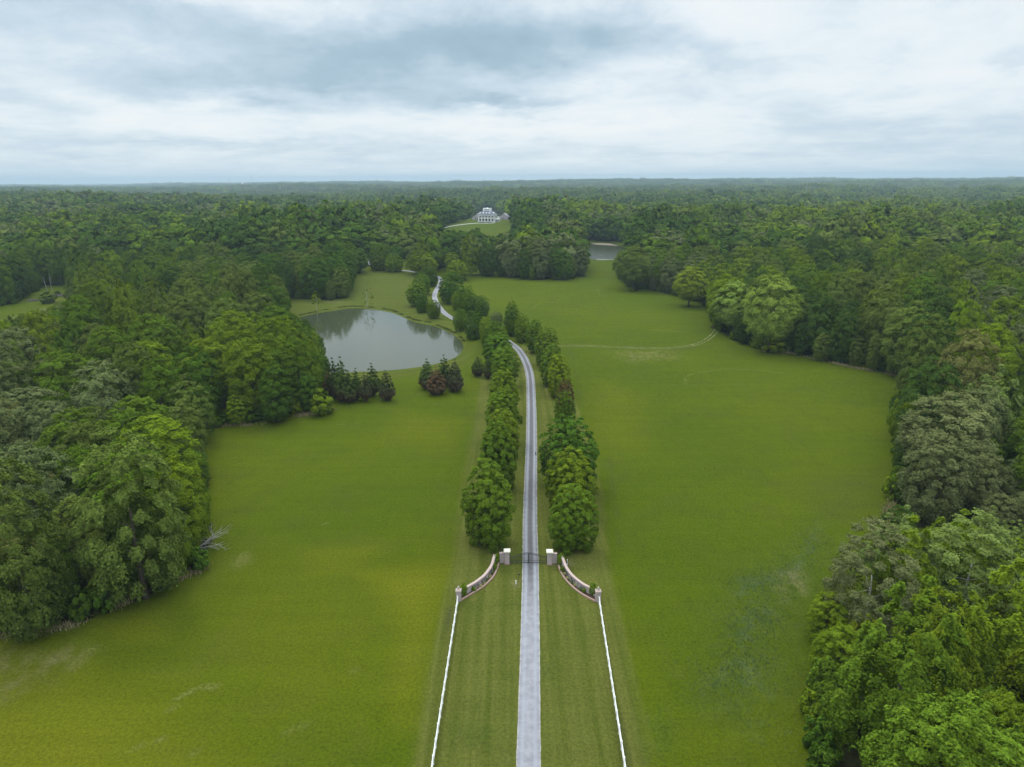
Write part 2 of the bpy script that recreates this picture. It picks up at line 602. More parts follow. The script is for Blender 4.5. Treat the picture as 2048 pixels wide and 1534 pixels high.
    if form not in ('open',):     # inner foliage, seen dark through the gaps between the lobes
        kc = int(nc * 0.13); lc = g.integers(0, nl, kc)
        ax = np.stack([0 * lc, 0 * lc, zb + np.clip((L[lc, 2] - zb) * 0.85, 0, None)], 1)
        pc = ax + (L[lc] - ax) * 0.66 * g.uniform(0.6, 1.0, (kc, 1)) + g.normal(size=(kc, 3)) * (0.22 * rl[lc])[:, None]
        pos = np.concatenate([pos, pc]); d = np.concatenate([d, unit(L[lc] - cen + g.normal(size=(kc, 3)))]); li = np.concatenate([li, lc])
    n = len(pos)
    rad = np.hypot(pos[:, 0], pos[:, 1])
    kx = Rr / np.percentile(rad, 97); lo, hi = np.percentile(pos[:, 2], (0.5, 99.7)); kz = (zt - zb) / (hi - lo)
    pos = np.stack([pos[:, 0] * kx, pos[:, 1] * kx, zb + (pos[:, 2] - lo) * kz], 1)
    ok_ = (np.hypot(pos[:, 0], pos[:, 1]) < 1.1 * Rr) & (pos[:, 2] < zt * 1.01)
    pos, d, li = pos[ok_], d[ok_], li[ok_]; n = len(pos)
    oc = unit((pos - np.array([0, 0, zb + 0.35 * (zt - zb)])) * np.array([1, 1, Rr * 1.6 / (zt - zb)]))
    nrm = unit(d * 0.70 + oc * dome + np.array([0, 0, 0.22]) + g.normal(size=(n, 3)) * jit)
    t1 = unit(np.cross(nrm, g.normal(size=(n, 3))))
    t2 = np.cross(nrm, t1)
    sz = card * g.uniform(0.55, 1.25, n)
    asp = g.uniform(0.9, 1.7, n)
    A = t1 * (sz * asp)[:, None] * 0.5; B = t2 * sz[:, None] * 0.5
    fold = nrm * (sz * 0.14)[:, None]
    V = np.stack([pos - A - fold, pos + B * 0.9 + A * 0.1, pos + A - fold, pos - B * 0.9 - A * 0.1], 1)
    lv = g.uniform(-0.14, 0.14, nl)[li]
    var = np.clip(0.5 + lv + g.normal(0, lv_amp, n), 0, 1)
    young = np.clip((d[:, 2] - 0.15) * 1.3, 0, 1) * (g.random(n) < 0.45) * g.uniform(0.3, 1, n)
    if form == 'cedar':
        young = young * 0.3
    return V, var, young


def trunk_mesh(name, seed, Rr, zb, zt, r0, mat, bare=False):
    g = np.random.default_rng(seed)
    mb = MB()
    top = zb + 0.52 * (zt - zb)
    xs = g.normal(0, 0.12, 6).cumsum()
    ys = g.normal(0, 0.12, 6).cumsum()
    zz = np.linspace(-0.4, top, 6)
    mb.tube([(xs[i] - xs[0], ys[i] - ys[0], zz[i]) for i in range(6)], [r0 * k for k in (1.5, 1.0, 0.85, 0.68, 0.5, 0.28)], 9)
    for k in range(11 if bare else 7):
        z0 = zb * 0.6 + (top - zb * 0.6) * g.uniform(0.25, 0.85)
        a = g.uniform(0, 6.28); ln = Rr * g.uniform(0.3, 0.55)
        i = np.interp(z0, zz, np.arange(6))
        bx, by = np.interp(z0, zz, xs - xs[0]), np.interp(z0, zz, ys - ys[0])
        rise = g.uniform(0.35, 0.9) * ln
        pts = [(bx + math.cos(a) * ln * t + g.normal(0, 0.1), by + math.sin(a) * ln * t + g.normal(0, 0.1), z0 + rise * t ** 0.8) for t in (0, 0.3, 0.65, 1.0)]
        mb.tube(pts, [r0 * 0.34, r0 * 0.22, r0 * 0.12, r0 * 0.04], 6)
    me = bpy.data.meshes.new(name)
    me.from_pydata(mb.v, [], mb.f)
    me.materials.append(mat)
    me.polygons.foreach_set('use_smooth', [True] * len(me.polygons))
    return me


def crown_mesh(name, *a, mat=None, **kw):
    V, var, yg = crown(*a, **kw)
    return quads_mesh(name, V, mat or M_LEAF, {'leaf_var': var, 'young': yg})


# prototypes: (crown mesh, trunk mesh, radius, height)
PROTO = {}
FORM_SPECS = {'dome': (7.2, 4.2, 23.0, 84, 38000, 0.26, 5), 'plume': (5.6, 1.8, 23.0, 38, 36000, 0.235, 4),
              'droop': (6.2, 1.0, 21.0, 70, 34000, 0.25, 4), 'open': (6.6, 2.0, 23.0, 120, 32000, 0.235, 3), 'edge': (6.4, 0.6, 21.5, 92, 36000, 0.25, 3)}
for form, (r_, b_, t_, nl_, nc_, cd_, nv_) in FORM_SPECS.items():
    PROTO[form] = []
    for k in range(nv_):
        sdd = 100 + 17 * k + 1000 * list(FORM_SPECS).index(form)
        PROTO[form].append((crown_mesh('crown', sdd, r_, b_, t_, form, nl_, nc_, cd_),
                            trunk_mesh('trunk', sdd + 5, r_, b_, t_, 0.36 if form != 'open' else 0.22, M_PALE_BARK if form == 'open' else M_BARK), r_, t_))
PROTO['pin'] = [(crown_mesh('crown', 4000 + k, 4.3, 0.35 + 0.5 * (k % 2), 15.0, 'pin', 185, 34000, 0.225, dome=0.75, fat=0.92),
                 trunk_mesh('trunk', 4100 + k, 4.3, 1.2, 15.0, 0.24, M_BARK), 4.3, 15.0) for k in range(4)]
PROTO['shrub'] = [(crown_mesh('crown', 5000 + k, 2.3, 0.1, 4.2, 'dome', 18, 3200, 0.36),
                   trunk_mesh('trunk', 5100 + k, 2.3, 0.6, 4.2, 0.10, M_BARK), 2.3, 4.2) for k in range(3)]

TONES = {
    'olive': ((0.100, 0.138, 0.026), 'olive'), 'tan': ((0.165, 0.180, 0.052), 'tan-tipped'),
    'mid': ((0.077, 0.130, 0.011), 'mid-green'), 'bright': ((0.116, 0.172, 0.010), 'bright green'),
    'yellow': ((0.130, 0.176, 0.009), 'yellow-green'), 'dark': ((0.045, 0.083, 0.014), 'dark green'),
    'grey': ((0.110, 0.136, 0.048), 'grey-green'), 'mint': ((0.145, 0.198, 0.048), 'pale green'),
    'deep': ((0.056, 0.108, 0.011), 'deep green')}
FORM_WORD = {'dome': 'broad-domed', 'edge': 'full-skirted', 'plume': 'pointed', 'droop': 'layered', 'open': 'loose-crowned'}

# where the photo shows which foliage: (px, py, reach, tones, forms)
ANCH = [
    (50, 830, 60, ['tan', 'grey', 'tan'], ['dome']), (30, 920, 60, ['grey', 'olive'], ['dome']), (60, 1010, 70, ['tan', 'tan', 'olive'], ['dome']),
    (20, 1150, 45, ['tan', 'tan'], ['dome']), (120, 1110, 60, ['deep', 'mid'], ['droop']), (230, 920, 80, ['mid', 'mid', 'olive'], ['dome', 'droop']),
    (330, 860, 50, ['bright', 'mid'], ['plume', 'dome']), (390, 960, 50, ['deep', 'mid', 'bright'], ['dome']), (250, 1130, 70, ['mid', 'mid', 'bright'], ['droop', 'dome']),
    (390, 1090, 40, ['deep', 'mid'], ['droop']), (220, 760, 60, ['mid', 'olive', 'grey'], ['dome']), (330, 800, 40, ['tan', 'olive'], ['dome']), (60, 740, 60, ['grey', 'olive', 'mid'], ['dome']),
    (470, 680, 70, ['bright', 'bright', 'mid'], ['dome', 'droop']), (570, 680, 60, ['mid', 'deep', 'bright'], ['plume', 'dome']), (470, 780, 70, ['mid', 'bright', 'mid'], ['droop']),
    (590, 770, 60, ['deep', 'mid'], ['droop']), (560, 620, 30, ['dark', 'mid'], ['dome']), (360, 680, 60, ['mid', 'deep', 'bright'], ['plume', 'dome']),
    (260, 590, 90, ['olive', 'bright', 'mid'], ['dome', 'plume']), (420, 570, 80, ['olive', 'olive', 'mid'], ['dome']), (120, 650, 80, ['bright', 'mid', 'olive'], ['dome', 'plume']),
    (530, 540, 50, ['dark', 'deep', 'olive'], ['dome', 'droop']), (650, 540, 50, ['olive', 'deep', 'deep'], ['dome']), (60, 530, 60, ['dark', 'mid'], ['dome', 'droop']), (300, 500, 90, ['mid', 'bright', 'dark'], ['dome']),
    (680, 480, 60, ['deep', 'dark', 'mid'], ['dome']), (1000, 510, 60, ['grey', 'dark', 'deep', 'bright'], ['dome']), (1130, 500, 60, ['olive', 'grey', 'deep', 'grey'], ['dome']), (890, 500, 40, ['deep', 'olive', 'mid'], ['dome']),
    (1330, 510, 50, ['grey', 'mid'], ['dome', 'open']), (1470, 540, 60, ['dark', 'olive', 'bright'], ['dome']), (1600, 620, 60, ['olive', 'deep', 'dark'], ['dome', 'droop']),
    (1700, 680, 80, ['dark', 'olive', 'dark'], ['dome', 'droop']), (1840, 640, 80, ['olive', 'tan', 'dark', 'olive'], ['dome']), (1900, 700, 70, ['dark', 'deep', 'olive'], ['dome', 'droop']),
    (1980, 620, 80, ['mid', 'bright', 'grey'], ['dome', 'plume']), (1650, 530, 80, ['olive', 'mid', 'bright', 'dark'], ['dome']), (1850, 500, 120, ['bright', 'mid', 'olive'], ['dome', 'plume']),
    (1950, 700, 40, ['olive', 'tan'], ['dome']), (2010, 740, 50, ['bright', 'mid', 'mint'], ['plume']), (1830, 790, 40, ['yellow', 'bright'], ['dome', 'plume']), (1900, 770, 40, ['mint', 'bright'], ['plume', 'dome']),
    (1920, 850, 60, ['grey', 'grey'], ['dome']), (1840, 900, 60, ['grey', 'grey', 'dark'], ['dome']), (2000, 880, 50, ['bright', 'mid', 'deep'], ['dome']), (1840, 980, 40, ['dark', 'grey'], ['dome', 'droop']), (2000, 970, 50, ['grey'], ['dome']),
    (1900, 1040, 60, ['mint', 'bright', 'bright'], ['plume']), (1760, 1120, 60, ['mint', 'grey'], ['open']), (1970, 1080, 60, ['mint', 'mint', 'bright'], ['plume', 'open']), (1930, 1160, 60, ['yellow', 'bright'], ['plume']),
    (1680, 1260, 60, ['bright', 'yellow'], ['plume', 'dome']), (1800, 1300, 80, ['bright', 'mid'], ['plume']), (1950, 1290, 80, ['bright', 'yellow', 'mid'], ['plume']), (1660, 1400, 50, ['mid', 'mint'], ['open', 'plume']),
    (1780, 1450, 80, ['mid', 'bright'], ['plume', 'droop']), (1950, 1440, 90, ['mid', 'bright', 'mid'], ['plume', 'dome'])]
AN = np.array([(a[0], a[1], a[2]) for a in ANCH], float)


def stand(x, y, s=0.0):
    return (math.sin(x / 37.0 + 2.1 * math.sin(y / 61.0 + s) + s) + math.sin(y / 52.0 + 1.7 * math.sin(x / 45.0 - s) + 2 * s)
            + 0.8 * math.sin(x / 17.0 - y / 23.0 + 3 * s)) / 2.0


def tone_form(px, py, depth, g, x=0.0, y=0.0):
    q = ((AN[:, 0] - px) ** 2 + (AN[:, 1] - py) ** 2) / AN[:, 2] ** 2
    i = int(np.argmin(q))
    if q[i] < (4.0 if depth < 420 else 1.2) or depth < 260:
        a = ANCH[i]
        return a[3][g.integers(len(a[3]))], a[4][g.integers(len(a[4]))]
    k = 0.15 + 1.15 * stand(x / 1.5, y / 1.5, 1.3) + 0.6 * stand(x / 3.1, y / 3.1, 0.4) + g.normal(0, 0.45) + (0.40 if px > 1500 else 0)
    t = 'dark' if k < -0.8 else 'deep' if k < -0.05 else 'olive' if k < 0.15 else 'mid' if k < 0.75 else 'grey' if k < 1.05 else 'bright' if k < 2.2 else 'yellow'
    return t, ('dome', 'dome', 'dome', 'droop', 'plume')[g.integers(5)]


# ------------------------------------------------------------------ planting the woods
TREES = []      # dict per tree
cell = {}
CS = 9.0


def free(x, y, r, k=0.78):
    i, j = int(x // CS), int(y // CS)
    for a in range(i - 2, i + 3):
        for b in range(j - 2, j + 3):
            for (X, Y, RR) in cell.get((a, b), ()):
                if (X - x) ** 2 + (Y - y) ** 2 < (k * (r + RR)) ** 2:
                    return False
    return True


def occupy(x, y, r):
    cell.setdefault((int(x // CS), int(y // CS)), []).append((x, y, r))


_LV = ((0.02, 0.0), (0.14, 0.55), (0.26, 0.8), (0.38, 0.95), (0.5, 1.0), (0.62, 0.97), (0.73, 0.86), (0.83, 0.7), (0.92, 0.48), (1.0, 0.15))


def crown_pts(x, y, z, r, h):
    """stem line first (10 points), then both sides of the crown"""
    c = [(x, y, z + h * f) for f, _ in _LV]
    return np.array(c + [(x + sgn * r * rf, y, z + h * f) for sgn in (-1, 1) for f, rf in _LV])


def try_tree(x, y, r, h, tol, form=None, tone=None, k=0.78, test=True):
    if not free(x, y, r, k): return None
    z = hz(x, y)
    P, dep = project(crown_pts(x, y, z, r, h))
    if test and dep.min() > 1:
        o = is_open(P[:, 0], P[:, 1])
        if o[:10].any() or o.sum() > tol: return None
        if P[0, 1] > 1055 and P[0, 0] > 1640 and P[9, 1] < 985 + 25 * math.sin(x / 9.0): return None     # the front clump stands lower than the wood behind it
    t = dict(x=x, y=y, z=z, r=r, h=h, px=P[5, 0], py=P[5, 1], base=P[0], dep=float(dep[5]), form=form, tone=tone, tiny=False)
    TREES.append(t)
    occupy(x, y, r)
    return t


def single(px, pytop, wpx, h, form, tone, pybase=None, rz=None):
    """a tree read off the photo: stem position from its top (with an assumed height) or from its foot"""
    if pybase is None:
        p = ground(px, pytop, h)
    else:
        p = ground(px, pybase)
    P, dep = project(np.array([[p[0], p[1], p[2] + h * 0.5]]))
    if pybase is not None:
        # height from the visible top
        for _ in range(20):
            q, _d = project(np.array([[p[0], p[1], p[2] + h]]))
            h += (q[0, 1] - pytop) * dep[0] / F_PX * 0.9
    r = wpx / 2 * dep[0] / F_PX
    return dict(x=float(p[0]), y=float(p[1]), z=float(p[2]), r=float(r), h=float(h), px=float(P[0, 0]), py=float(P[0, 1]), dep=float(dep[0]), form=form, tone=tone)


# single trees that stand free of the woods ---------------------------------
SINGLES = []     # (spec, name, label, group)
def S(spec, name, label, group=None):
    SINGLES.append((spec, name, label, group)); occupy(spec['x'], spec['y'], spec['r'] * 0.8)

S(single(1265, 493, 78, 20, 'dome', 'olive', 580), 'oak_tree', 'large dark olive oak standing alone in front of the second pond')
S(single(1377, 533, 70, 17, 'dome', 'lime', 613), 'broadleaf_tree', 'bright green lone tree at the meadow edge right of the big oak')
S(single(1537, 551, 116, 26, 'dome', 'sage', 704), 'sycamore_tree', 'tallest pale green rounded sycamore, at the meadow edge beside the farm track')
S(single(1466, 563, 96, 20, 'dome', 'sage', 668), 'sycamore_tree', 'smaller pale green sycamore over the farm track, left of the tallest one')
S(single(1548, 672, 56, 4, 'shrub', 'bright', 703), 'bush', 'low spreading green bush at the foot of the tall pale sycamore')
S(single(608, 528, 40, 14, 'open', 'yellow', 594), 'broadleaf_tree', 'narrow yellow-green tree against dark wood behind the pond')
S(single(645, 778, 58, 7, 'shrub', 'bright', 828), 'bush', 'round bright green bush at the wood corner left of the cedars')
S(single(1760, 1045, 185, 19, 'open', 'grey'), 'broadleaf_tree', 'large pale grey-green round tree at the front of the right wood beside the sedge')
S(single(230, 890, 210, 20, 'dome', 'mid'), 'oak_tree', 'big rounded mid-green oak in the middle of the left front wood')
S(single(1915, 790, 200, 21, 'dome', 'grey'), 'oak_tree', 'huge grey-olive oak bulging into the right side of the meadow')
S(single(840, 476, 60, 17, 'plume', 'bright', 548), 'broadleaf_tree', 'tall light green tree at the grove corner by the drive bend')
S(single(1036, 446, 26, 11, 'dome', 'deep', 470), 'lawn_tree', 'dark round tree on the lawn just right of the mansion wing')
S(single(1064, 443, 24, 11, 'dome', 'deep', 468), 'lawn_tree', 'dark round lawn tree furthest right of the mansion, near the bare grey one')

PIN = []
def A(px, top, wpx, h, tone, label, base=None, name='avenue_tree', form='pin'):
    PIN.append((single(px, top, wpx, h, form, tone, base), name, label)); s = PIN[-1][0]; occupy(s['x'], s['y'], s['r'] * 0.8)

A(974, 918, 112, 16.8, 'avenue', 'largest dense green avenue tree, nearest the gate on its left side')
A(994, 838, 91, 16, 'avenue', 'broad avenue tree directly behind the left tree nearest the gate')
A(1003, 817, 67, 13, 'bright', 'small lighter green avenue tree squeezed third in the left row')
A(1003, 779, 84, 14.5, 'avenue', 'fourth avenue tree of the left row counted from the gate')
A(1006, 737, 69, 14, 'bright', 'fifth left row avenue tree, round topped and bright, below the drive bend')
A(1008, 693, 67, 13.5, 'avenue', 'sixth left row avenue tree, its crown touching the bend of the drive')
A(996, 664, 71, 13.5, 'avenue', 'seventh left row avenue tree, wide dark crown above the two small cedars')
A(990, 642, 50, 12.5, 'avenue', 'eighth left row avenue tree, just behind the wide dark one')
A(972, 633, 37, 12, 'bright', 'slim bright avenue tree, ninth in the left row near the pond end')
A(949, 620, 43, 12.5, 'deep', 'dark avenue tree with clear shadow beside the right tip of the pond', 677)
A(922, 617, 30, 10, 'avenue', 'small conical avenue tree standing where the drive disappears, by the pond tip', 661)
A(867, 600, 29, 8.5, 'avenue', 'smallest conical tree on the pond lawn beside the drive', 637)
A(845, 587, 29, 9, 'deep', 'dark conical tree on the pond lawn, left of the smallest one', 625)
A(836, 562, 50, 13, 'avenue', 'wide tree on the pond lawn behind the two conical ones', 612)
A(843, 546, 43, 12.5, 'avenue', 'mid-green tree tucked behind the wide pond lawn tree')
A(857, 532, 37, 12.5, 'deep', 'dark lower tree left of the upper drive loop')
A(850, 508, 52, 15, 'bright', 'tall pointed light avenue tree left of the upper drive loop')
A(788, 506, 36, 11, 'bright', 'round lawn tree in front of the far drive, casting a round shadow', 543)
A(757, 491, 39, 12, 'avenue', 'conical lawn tree in front of the far drive, the leftmost one', 540)
A(771, 488, 35, 12, 'avenue', 'lawn tree behind the far drive, between the conical and the round one')
A(793, 492, 32, 11, 'deep', 'dark lawn tree behind the far drive, right of the round one')
A(1146, 968, 99, 12.8, 'avenue', 'dense dark avenue tree nearest the gate on its right side')
A(1143, 897, 104, 14.2, 'bright', 'round-topped lighter avenue tree, second from the gate in the right row')
A(1139, 832, 122, 16.5, 'deep', 'widest avenue tree of all, third from the gate in the right row')
A(1129, 781, 43, 12, 'avenue', 'slim young avenue tree in front of the red-brown one')
A(1131, 760, 37, 12, 'redbrown', 'small avenue tree with a red-brown top behind the slim young tree')
A(1117, 709, 54, 13.5, 'yellow', 'vivid yellow-green avenue tree in the right row')
A(1105, 687, 56, 14, 'avenue', 'avenue tree right behind the vivid yellow-green one')
A(1093, 655, 56, 14, 'avenue', 'round avenue tree two places behind the vivid yellow-green one')
A(1071, 639, 43, 13, 'avenue', 'avenue tree in the right row between the round one and the pale-topped one')
A(1044, 627, 39, 12, 'bright', 'pale-topped avenue tree with visible trunk near the bend, right row', 684)
A(1024, 601, 39, 15, 'avenue', 'tall straight-sided avenue tree at the end of the right row', 671)
A(993, 623, 27, 8, 'grey', 'thin small dark-stemmed tree in the gap between both avenue rows', 653)
A(963, 591, 35, 12.5, 'deep', 'dark tree at the meadow side of the upper avenue, nearest its gap', 637)
A(933, 570, 45, 13.5, 'avenue', 'tall avenue tree in the upper right row, left of the dark one', 632)
A(914, 582, 28, 10, 'bright', 'light small tree leaning on the tall upper avenue tree')
A(904, 544, 52, 14, 'deep', 'big dark round tree on the right side of the upper drive loop', 607)
A(915, 520, 50, 13, 'bright', 'light tree behind the big dark round one, upper right row')
A(903, 505, 37, 13, 'bright', 'topmost light tree of the upper right row against the grove')
A(886, 498, 37, 13, 'deep', 'dark tree between the drive loop and the grove')

CED = []
def Cd(px, top, wpx, base, tone, label):
    CED.append((single(px, top, wpx, 9, 'cedar', tone, base), label)); s = CED[-1][0]; occupy(s['x'], s['y'], s['r'] * 0.9)

Cd(671, 716, 30, 797, 'cedar', 'left twin-topped dark cedar of the big pond clump')
Cd(686, 714, 35, 803, 'cedar', 'tallest dark cedar in the middle of the big pond clump')
Cd(658, 742, 28, 794, 'rust', 'low rusty brown cedar at the left back of the big pond clump')
Cd(700, 742, 38, 804, 'cedar', 'low wide cedar at the front of the big pond clump')
Cd(715, 737, 26, 800, 'cedar', 'slender cedar right of the low wide one in the pond clump')
Cd(732, 746, 28, 803, 'cedarbrown', 'brown-bottomed cedar at the front right of the big pond clump')
Cd(747, 727, 32, 792, 'cedar', 'pointed dark cedar standing behind the brown-bottomed one')
Cd(774, 741, 33, 801, 'cedarbrown', 'single cedar at the right end of the row by the pond')
Cd(856, 718, 37, 777, 'cedar', 'left cedar of the group of four below the pond')
Cd(889, 710, 32, 774, 'cedar', 'tallest back cedar of the group of four below the pond')
Cd(873, 734, 39, 789, 'rust', 'reddish brown dying cedar at the front of the group of four')
Cd(911, 719, 35, 783, 'cedarbrown', 'brown-bottomed right cedar of the group of four below the pond')
Cd(956, 711, 26, 752, 'cedar', 'small lone cedar left of the avenue')
Cd(976, 714, 20, 757, 'cedar', 'small dark cedar half behind the left avenue row')

# near woods by dart throwing ----------------------------------------------------------
g0 = np.random.default_rng(21)
def wedge(n, y0, y1):
    y = np.sqrt(g0.uniform(y0 * y0, y1 * y1, n))
    x = g0.uniform(-0.95, 0.95, n) * (y + 25)
    return x, y
for (n, y0, y1, r0, r1, h0, h1, tol, k) in (
        (9000, 34, 470, 6.2, 9.2, 20, 26, 2, 0.80), (16000, 34, 470, 4.2, 6.0, 15, 20, 3, 0.75), (34000, 34, 470, 2.7, 3.8, 8, 13, 4, 0.68)):
    X, Y = wedge(n, y0, y1)
    for x, y in zip(X, Y):
        u = g0.random()
        try_tree(float(x), float(y), r0 + (r1 - r0) * u, (h0 + (h1 - h0) * g0.random()) * (1 + 0.16 * stand(x, y, 0.7)), tol, k=k)
# the skirt of small trees and shrubs where a wood meets open grass
X, Y = wedge(90000, 40, 420)
_o = []
for ox, oy in ((0, 0), (0, -8), (6, -5), (-6, -5), (0, -3.5)):
    q_, d_ = project(np.stack([X + ox, Y + oy, np.zeros(len(X))], 1))
    _o.append(is_open(q_[:, 0], q_[:, 1]))
sel = ~_o[0] & (_o[1] | _o[2] | _o[3] | _o[4])
for x, y in zip(X[sel], Y[sel]):
    t = try_tree(float(x), float(y), g0.uniform(1.5, 2.6), g0.uniform(2.6, 6.0), 7, form='shrub', k=0.55)
    if t: t['tone'] = ('mid', 'deep', 'bright', 'deep', 'mid')[g0.integers(5)]
for t in TREES:
    if t['form'] is None:
        P, _ = project(np.array([[t['x'], t['y'], t['z'] + t['h'] * 0.85]]))
        t['tone'], t['form'] = tone_form(P[0, 0], P[0, 1], t['dep'], g0, t['x'], t['y'])
        q, _ = project(np.array([[t['x'] + ox, t['y'] + oy, t['z']] for ox, oy in ((0, -12), (10, -6), (-10, -6), (12, 0), (-12, 0))]))
        if t['form'] == 'dome' and is_open(q[:, 0], q[:, 1]).any(): t['form'] = 'edge'

# which are big enough in the picture to be things of their own
def in_frame(t):
    return -10 < t['px'] < 2058 and t['py'] < 1560 and t['dep'] > 5
cand = [t for t in TREES if t['form'] != 'shrub' and in_frame(t)]
cand.sort(key=lambda t: -t['r'] / t['dep'])
WOOD = cand[:292]
_ids = {id(t) for t in WOOD}
shr = [t for t in TREES if t['form'] == 'shrub' and in_frame(t)]
shr.sort(key=lambda t: -t['r'] / t['dep'])
SHRUBS = shr[:70]
_ids |= {id(t) for t in SHRUBS}
REST = [t for t in TREES if id(t) not in _ids]

# the far wood: jittered grid out to 2.3 km, then clumps out to 9 km
def jgrid(y0, y1, sp, half=0.98):
    ny = int((y1 - y0) / (sp * 0.87)); out = []
    for j in range(ny):
        y = y0 + (j + 0.5) * sp * 0.87
        wx_ = half * (y + 30)
        xs = np.arange(-wx_, wx_, sp) + (sp / 2 if j % 2 else 0)
        out.append(np.stack([xs, np.full(len(xs), y)], 1))
    P = np.concatenate(out)
    return P + g0.uniform(-0.36, 0.36, P.shape) * sp
FAR = []
def far_field(x, y):
    """pale fields in the far country"""
    return (np.sin(x / 520 + 0.8) * np.sin(y / 310 + x / 900 + 0.5) + 0.5 * np.sin(x / 190 + y / 260)) > 0.98
for (y0, y1, sp, lod) in ((468, 900, 11.5, 'mid'), (900, 2300, 14.5, 'low'), (2300, 9000, 37.0, 'patch')):
    P = jgrid(y0, y1, sp)
    Z = height(P[:, 0], P[:, 1])
    sc = np.where(g0.random(len(P)) < 0.66, g0.uniform(1.18, 1.6, len(P)), g0.uniform(0.75, 1.0, len(P)))
    if lod == 'mid': sc = sc * 1.08
    if lod == 'low': sc = sc * 1.22
    hs = np.array([1 + 0.24 * stand(a_, b_, 0.7) for a_, b_ in P]) * g0.uniform(0.88, 1.12, len(P)) * (0.92 if lod == 'low' else 1.0)
    H = 17.0 * sc * hs
    ok = np.ones(len(P), bool)
    for dz, dxx in _LV + tuple((f, -rf) for f, rf in _LV) + tuple((f, 0.0) for f, rf in _LV):
        rr = 6.4 * sc * dxx
        q, dep = project(np.stack([P[:, 0] + rr, P[:, 1], Z + H * dz * (1.0 if lod != 'patch' else 0)], 1))
        ok &= ~is_open(q[:, 0], q[:, 1])
    q0, dep0 = project(np.stack([P[:, 0], P[:, 1], Z], 1))
    ok &= ~is_open(q0[:, 0], q0[:, 1])
    ok &= poly_sd(P[:, 0], P[:, 1], POND2_P) > 4
    ok &= np.hypot(P[:, 0] - HOUSE_XY[0], P[:, 1] - HOUSE_XY[1] - 14) > 32
    ok &= (q0[:, 0] > -320) & (q0[:, 0] < 2370)
    if lod == 'patch': ok &= ~far_field(P[:, 0], P[:, 1])
    q, dep = project(np.stack([P[:, 0], P[:, 1], Z + H * 0.85], 1))
    for i in np.nonzero(ok)[0]:
        FAR.append((P[i, 0], P[i, 1], Z[i], sc[i], q[i, 0], q[i, 1], dep[i], lod, sc[i] * hs[i]))
print('woods', len(TREES), 'things', len(WOOD), 'shrubs', len(SHRUBS), 'rest', len(REST), 'far', len(FAR))


# ------------------------------------------------------------------ building trees as things
TONES['lime'] = ((0.205, 0.262, 0.020), 'light green')
TONES['sage'] = ((0.165, 0.240, 0.038), 'pale green')
TONES['avenue'] = ((0.080, 0.138, 0.011), 'mid-green')
TONES['redbrown'] = ((0.085, 0.055, 0.022), 'red-brown')
TONES['cedar'] = ((0.055, 0.082, 0.019), 'dark green')
TONES['cedarbrown'] = ((0.058, 0.066, 0.030), 'brown-bottomed')
TONES['rust'] = ((0.115, 0.070, 0.034), 'rusty')
gt = np.random.default_rng(5)


def plant(name, cat, spec, label, group, kind_key=None):
    key = kind_key or spec['form']
    cm, tm, r0, h0 = PROTO[key][gt.integers(len(PROTO[key]))]
    root = empty(name, (spec['x'], spec['y'], spec['z']), gt.uniform(0, 6.28))
    s = spec['r'] / r0
    root.scale = (s, s, spec['h'] / h0)
    tag(root, label, cat, group)
    c = link('crown', cm, root)
    b = np.array(TONES[spec['tone']][0]) * gt.uniform(0.88, 1.12) * (1 + gt.normal(0, 0.025, 3))
    c.color = (*[float(max(0.01, v)) for v in b], 1)
    link('trunk', tm, root)
    return root


for spec, name, label, group in SINGLES:
    plant(name, 'bush' if name == 'bush' else 'tree', spec, label, group)
for spec, name, label in PIN:
    plant(name, 'tree', spec, label, 'trees lining the drive and its lawns')


def cedar_mesh(seed):
    return crown_mesh('crown', seed, 2.1, 0.25, 9.2, 'cedar', 60, 12000, 0.21, mat=M_CEDAR)


# the eastern cedars are brown with dead foliage on their lower branches
M_CEDAR, _t, _o = new_mat('cedar_foliage')
_oi = _t.n('ShaderNodeObjectInfo').outputs['Color']
_tc = _t.n('ShaderNodeTexCoord').outputs['Object']
_sp = _t.n('ShaderNodeSeparateXYZ'); _t.l(_tc, _sp.inputs[0])
_nz = _t.noise(_tc, 0.9, 4)
_z = _t.m('ADD', _sp.outputs[2], _t.m('MULTIPLY', _t.m('SUBTRACT', _nz, 0.5), 5.0))
_fv = _t.n('ShaderNodeAttribute', attribute_type='GEOMETRY', attribute_name='leaf_var').outputs['Fac']
_c = _t.mix(_t.ss(_z, 1.0, 4.4), (0.085, 0.062, 0.036), _oi)
_sc = _t.n('ShaderNodeVectorMath', operation='SCALE')
_t.l(_c, _sc.inputs[0]); _t.l(_t.m('ADD', 0.6, _t.m('MULTIPLY', _fv, 0.8)), _sc.inputs['Scale'])
_d = _t.n('ShaderNodeBsdfDiffuse'); _t.l(_sc.outputs[0], _d.inputs[0]); _t.l(_d.outputs[0], _o.inputs[0])
PROTO['cedar'] = [(cedar_mesh(6000 + k), trunk_mesh('trunk', 6100 + k, 1.2, 0.5, 9.2, 0.14, M_BARK), 2.1, 9.2) for k in range(3)]
for spec, label in CED:
    plant('cedar_tree', 'tree', spec, label, 'cedars by the pond')

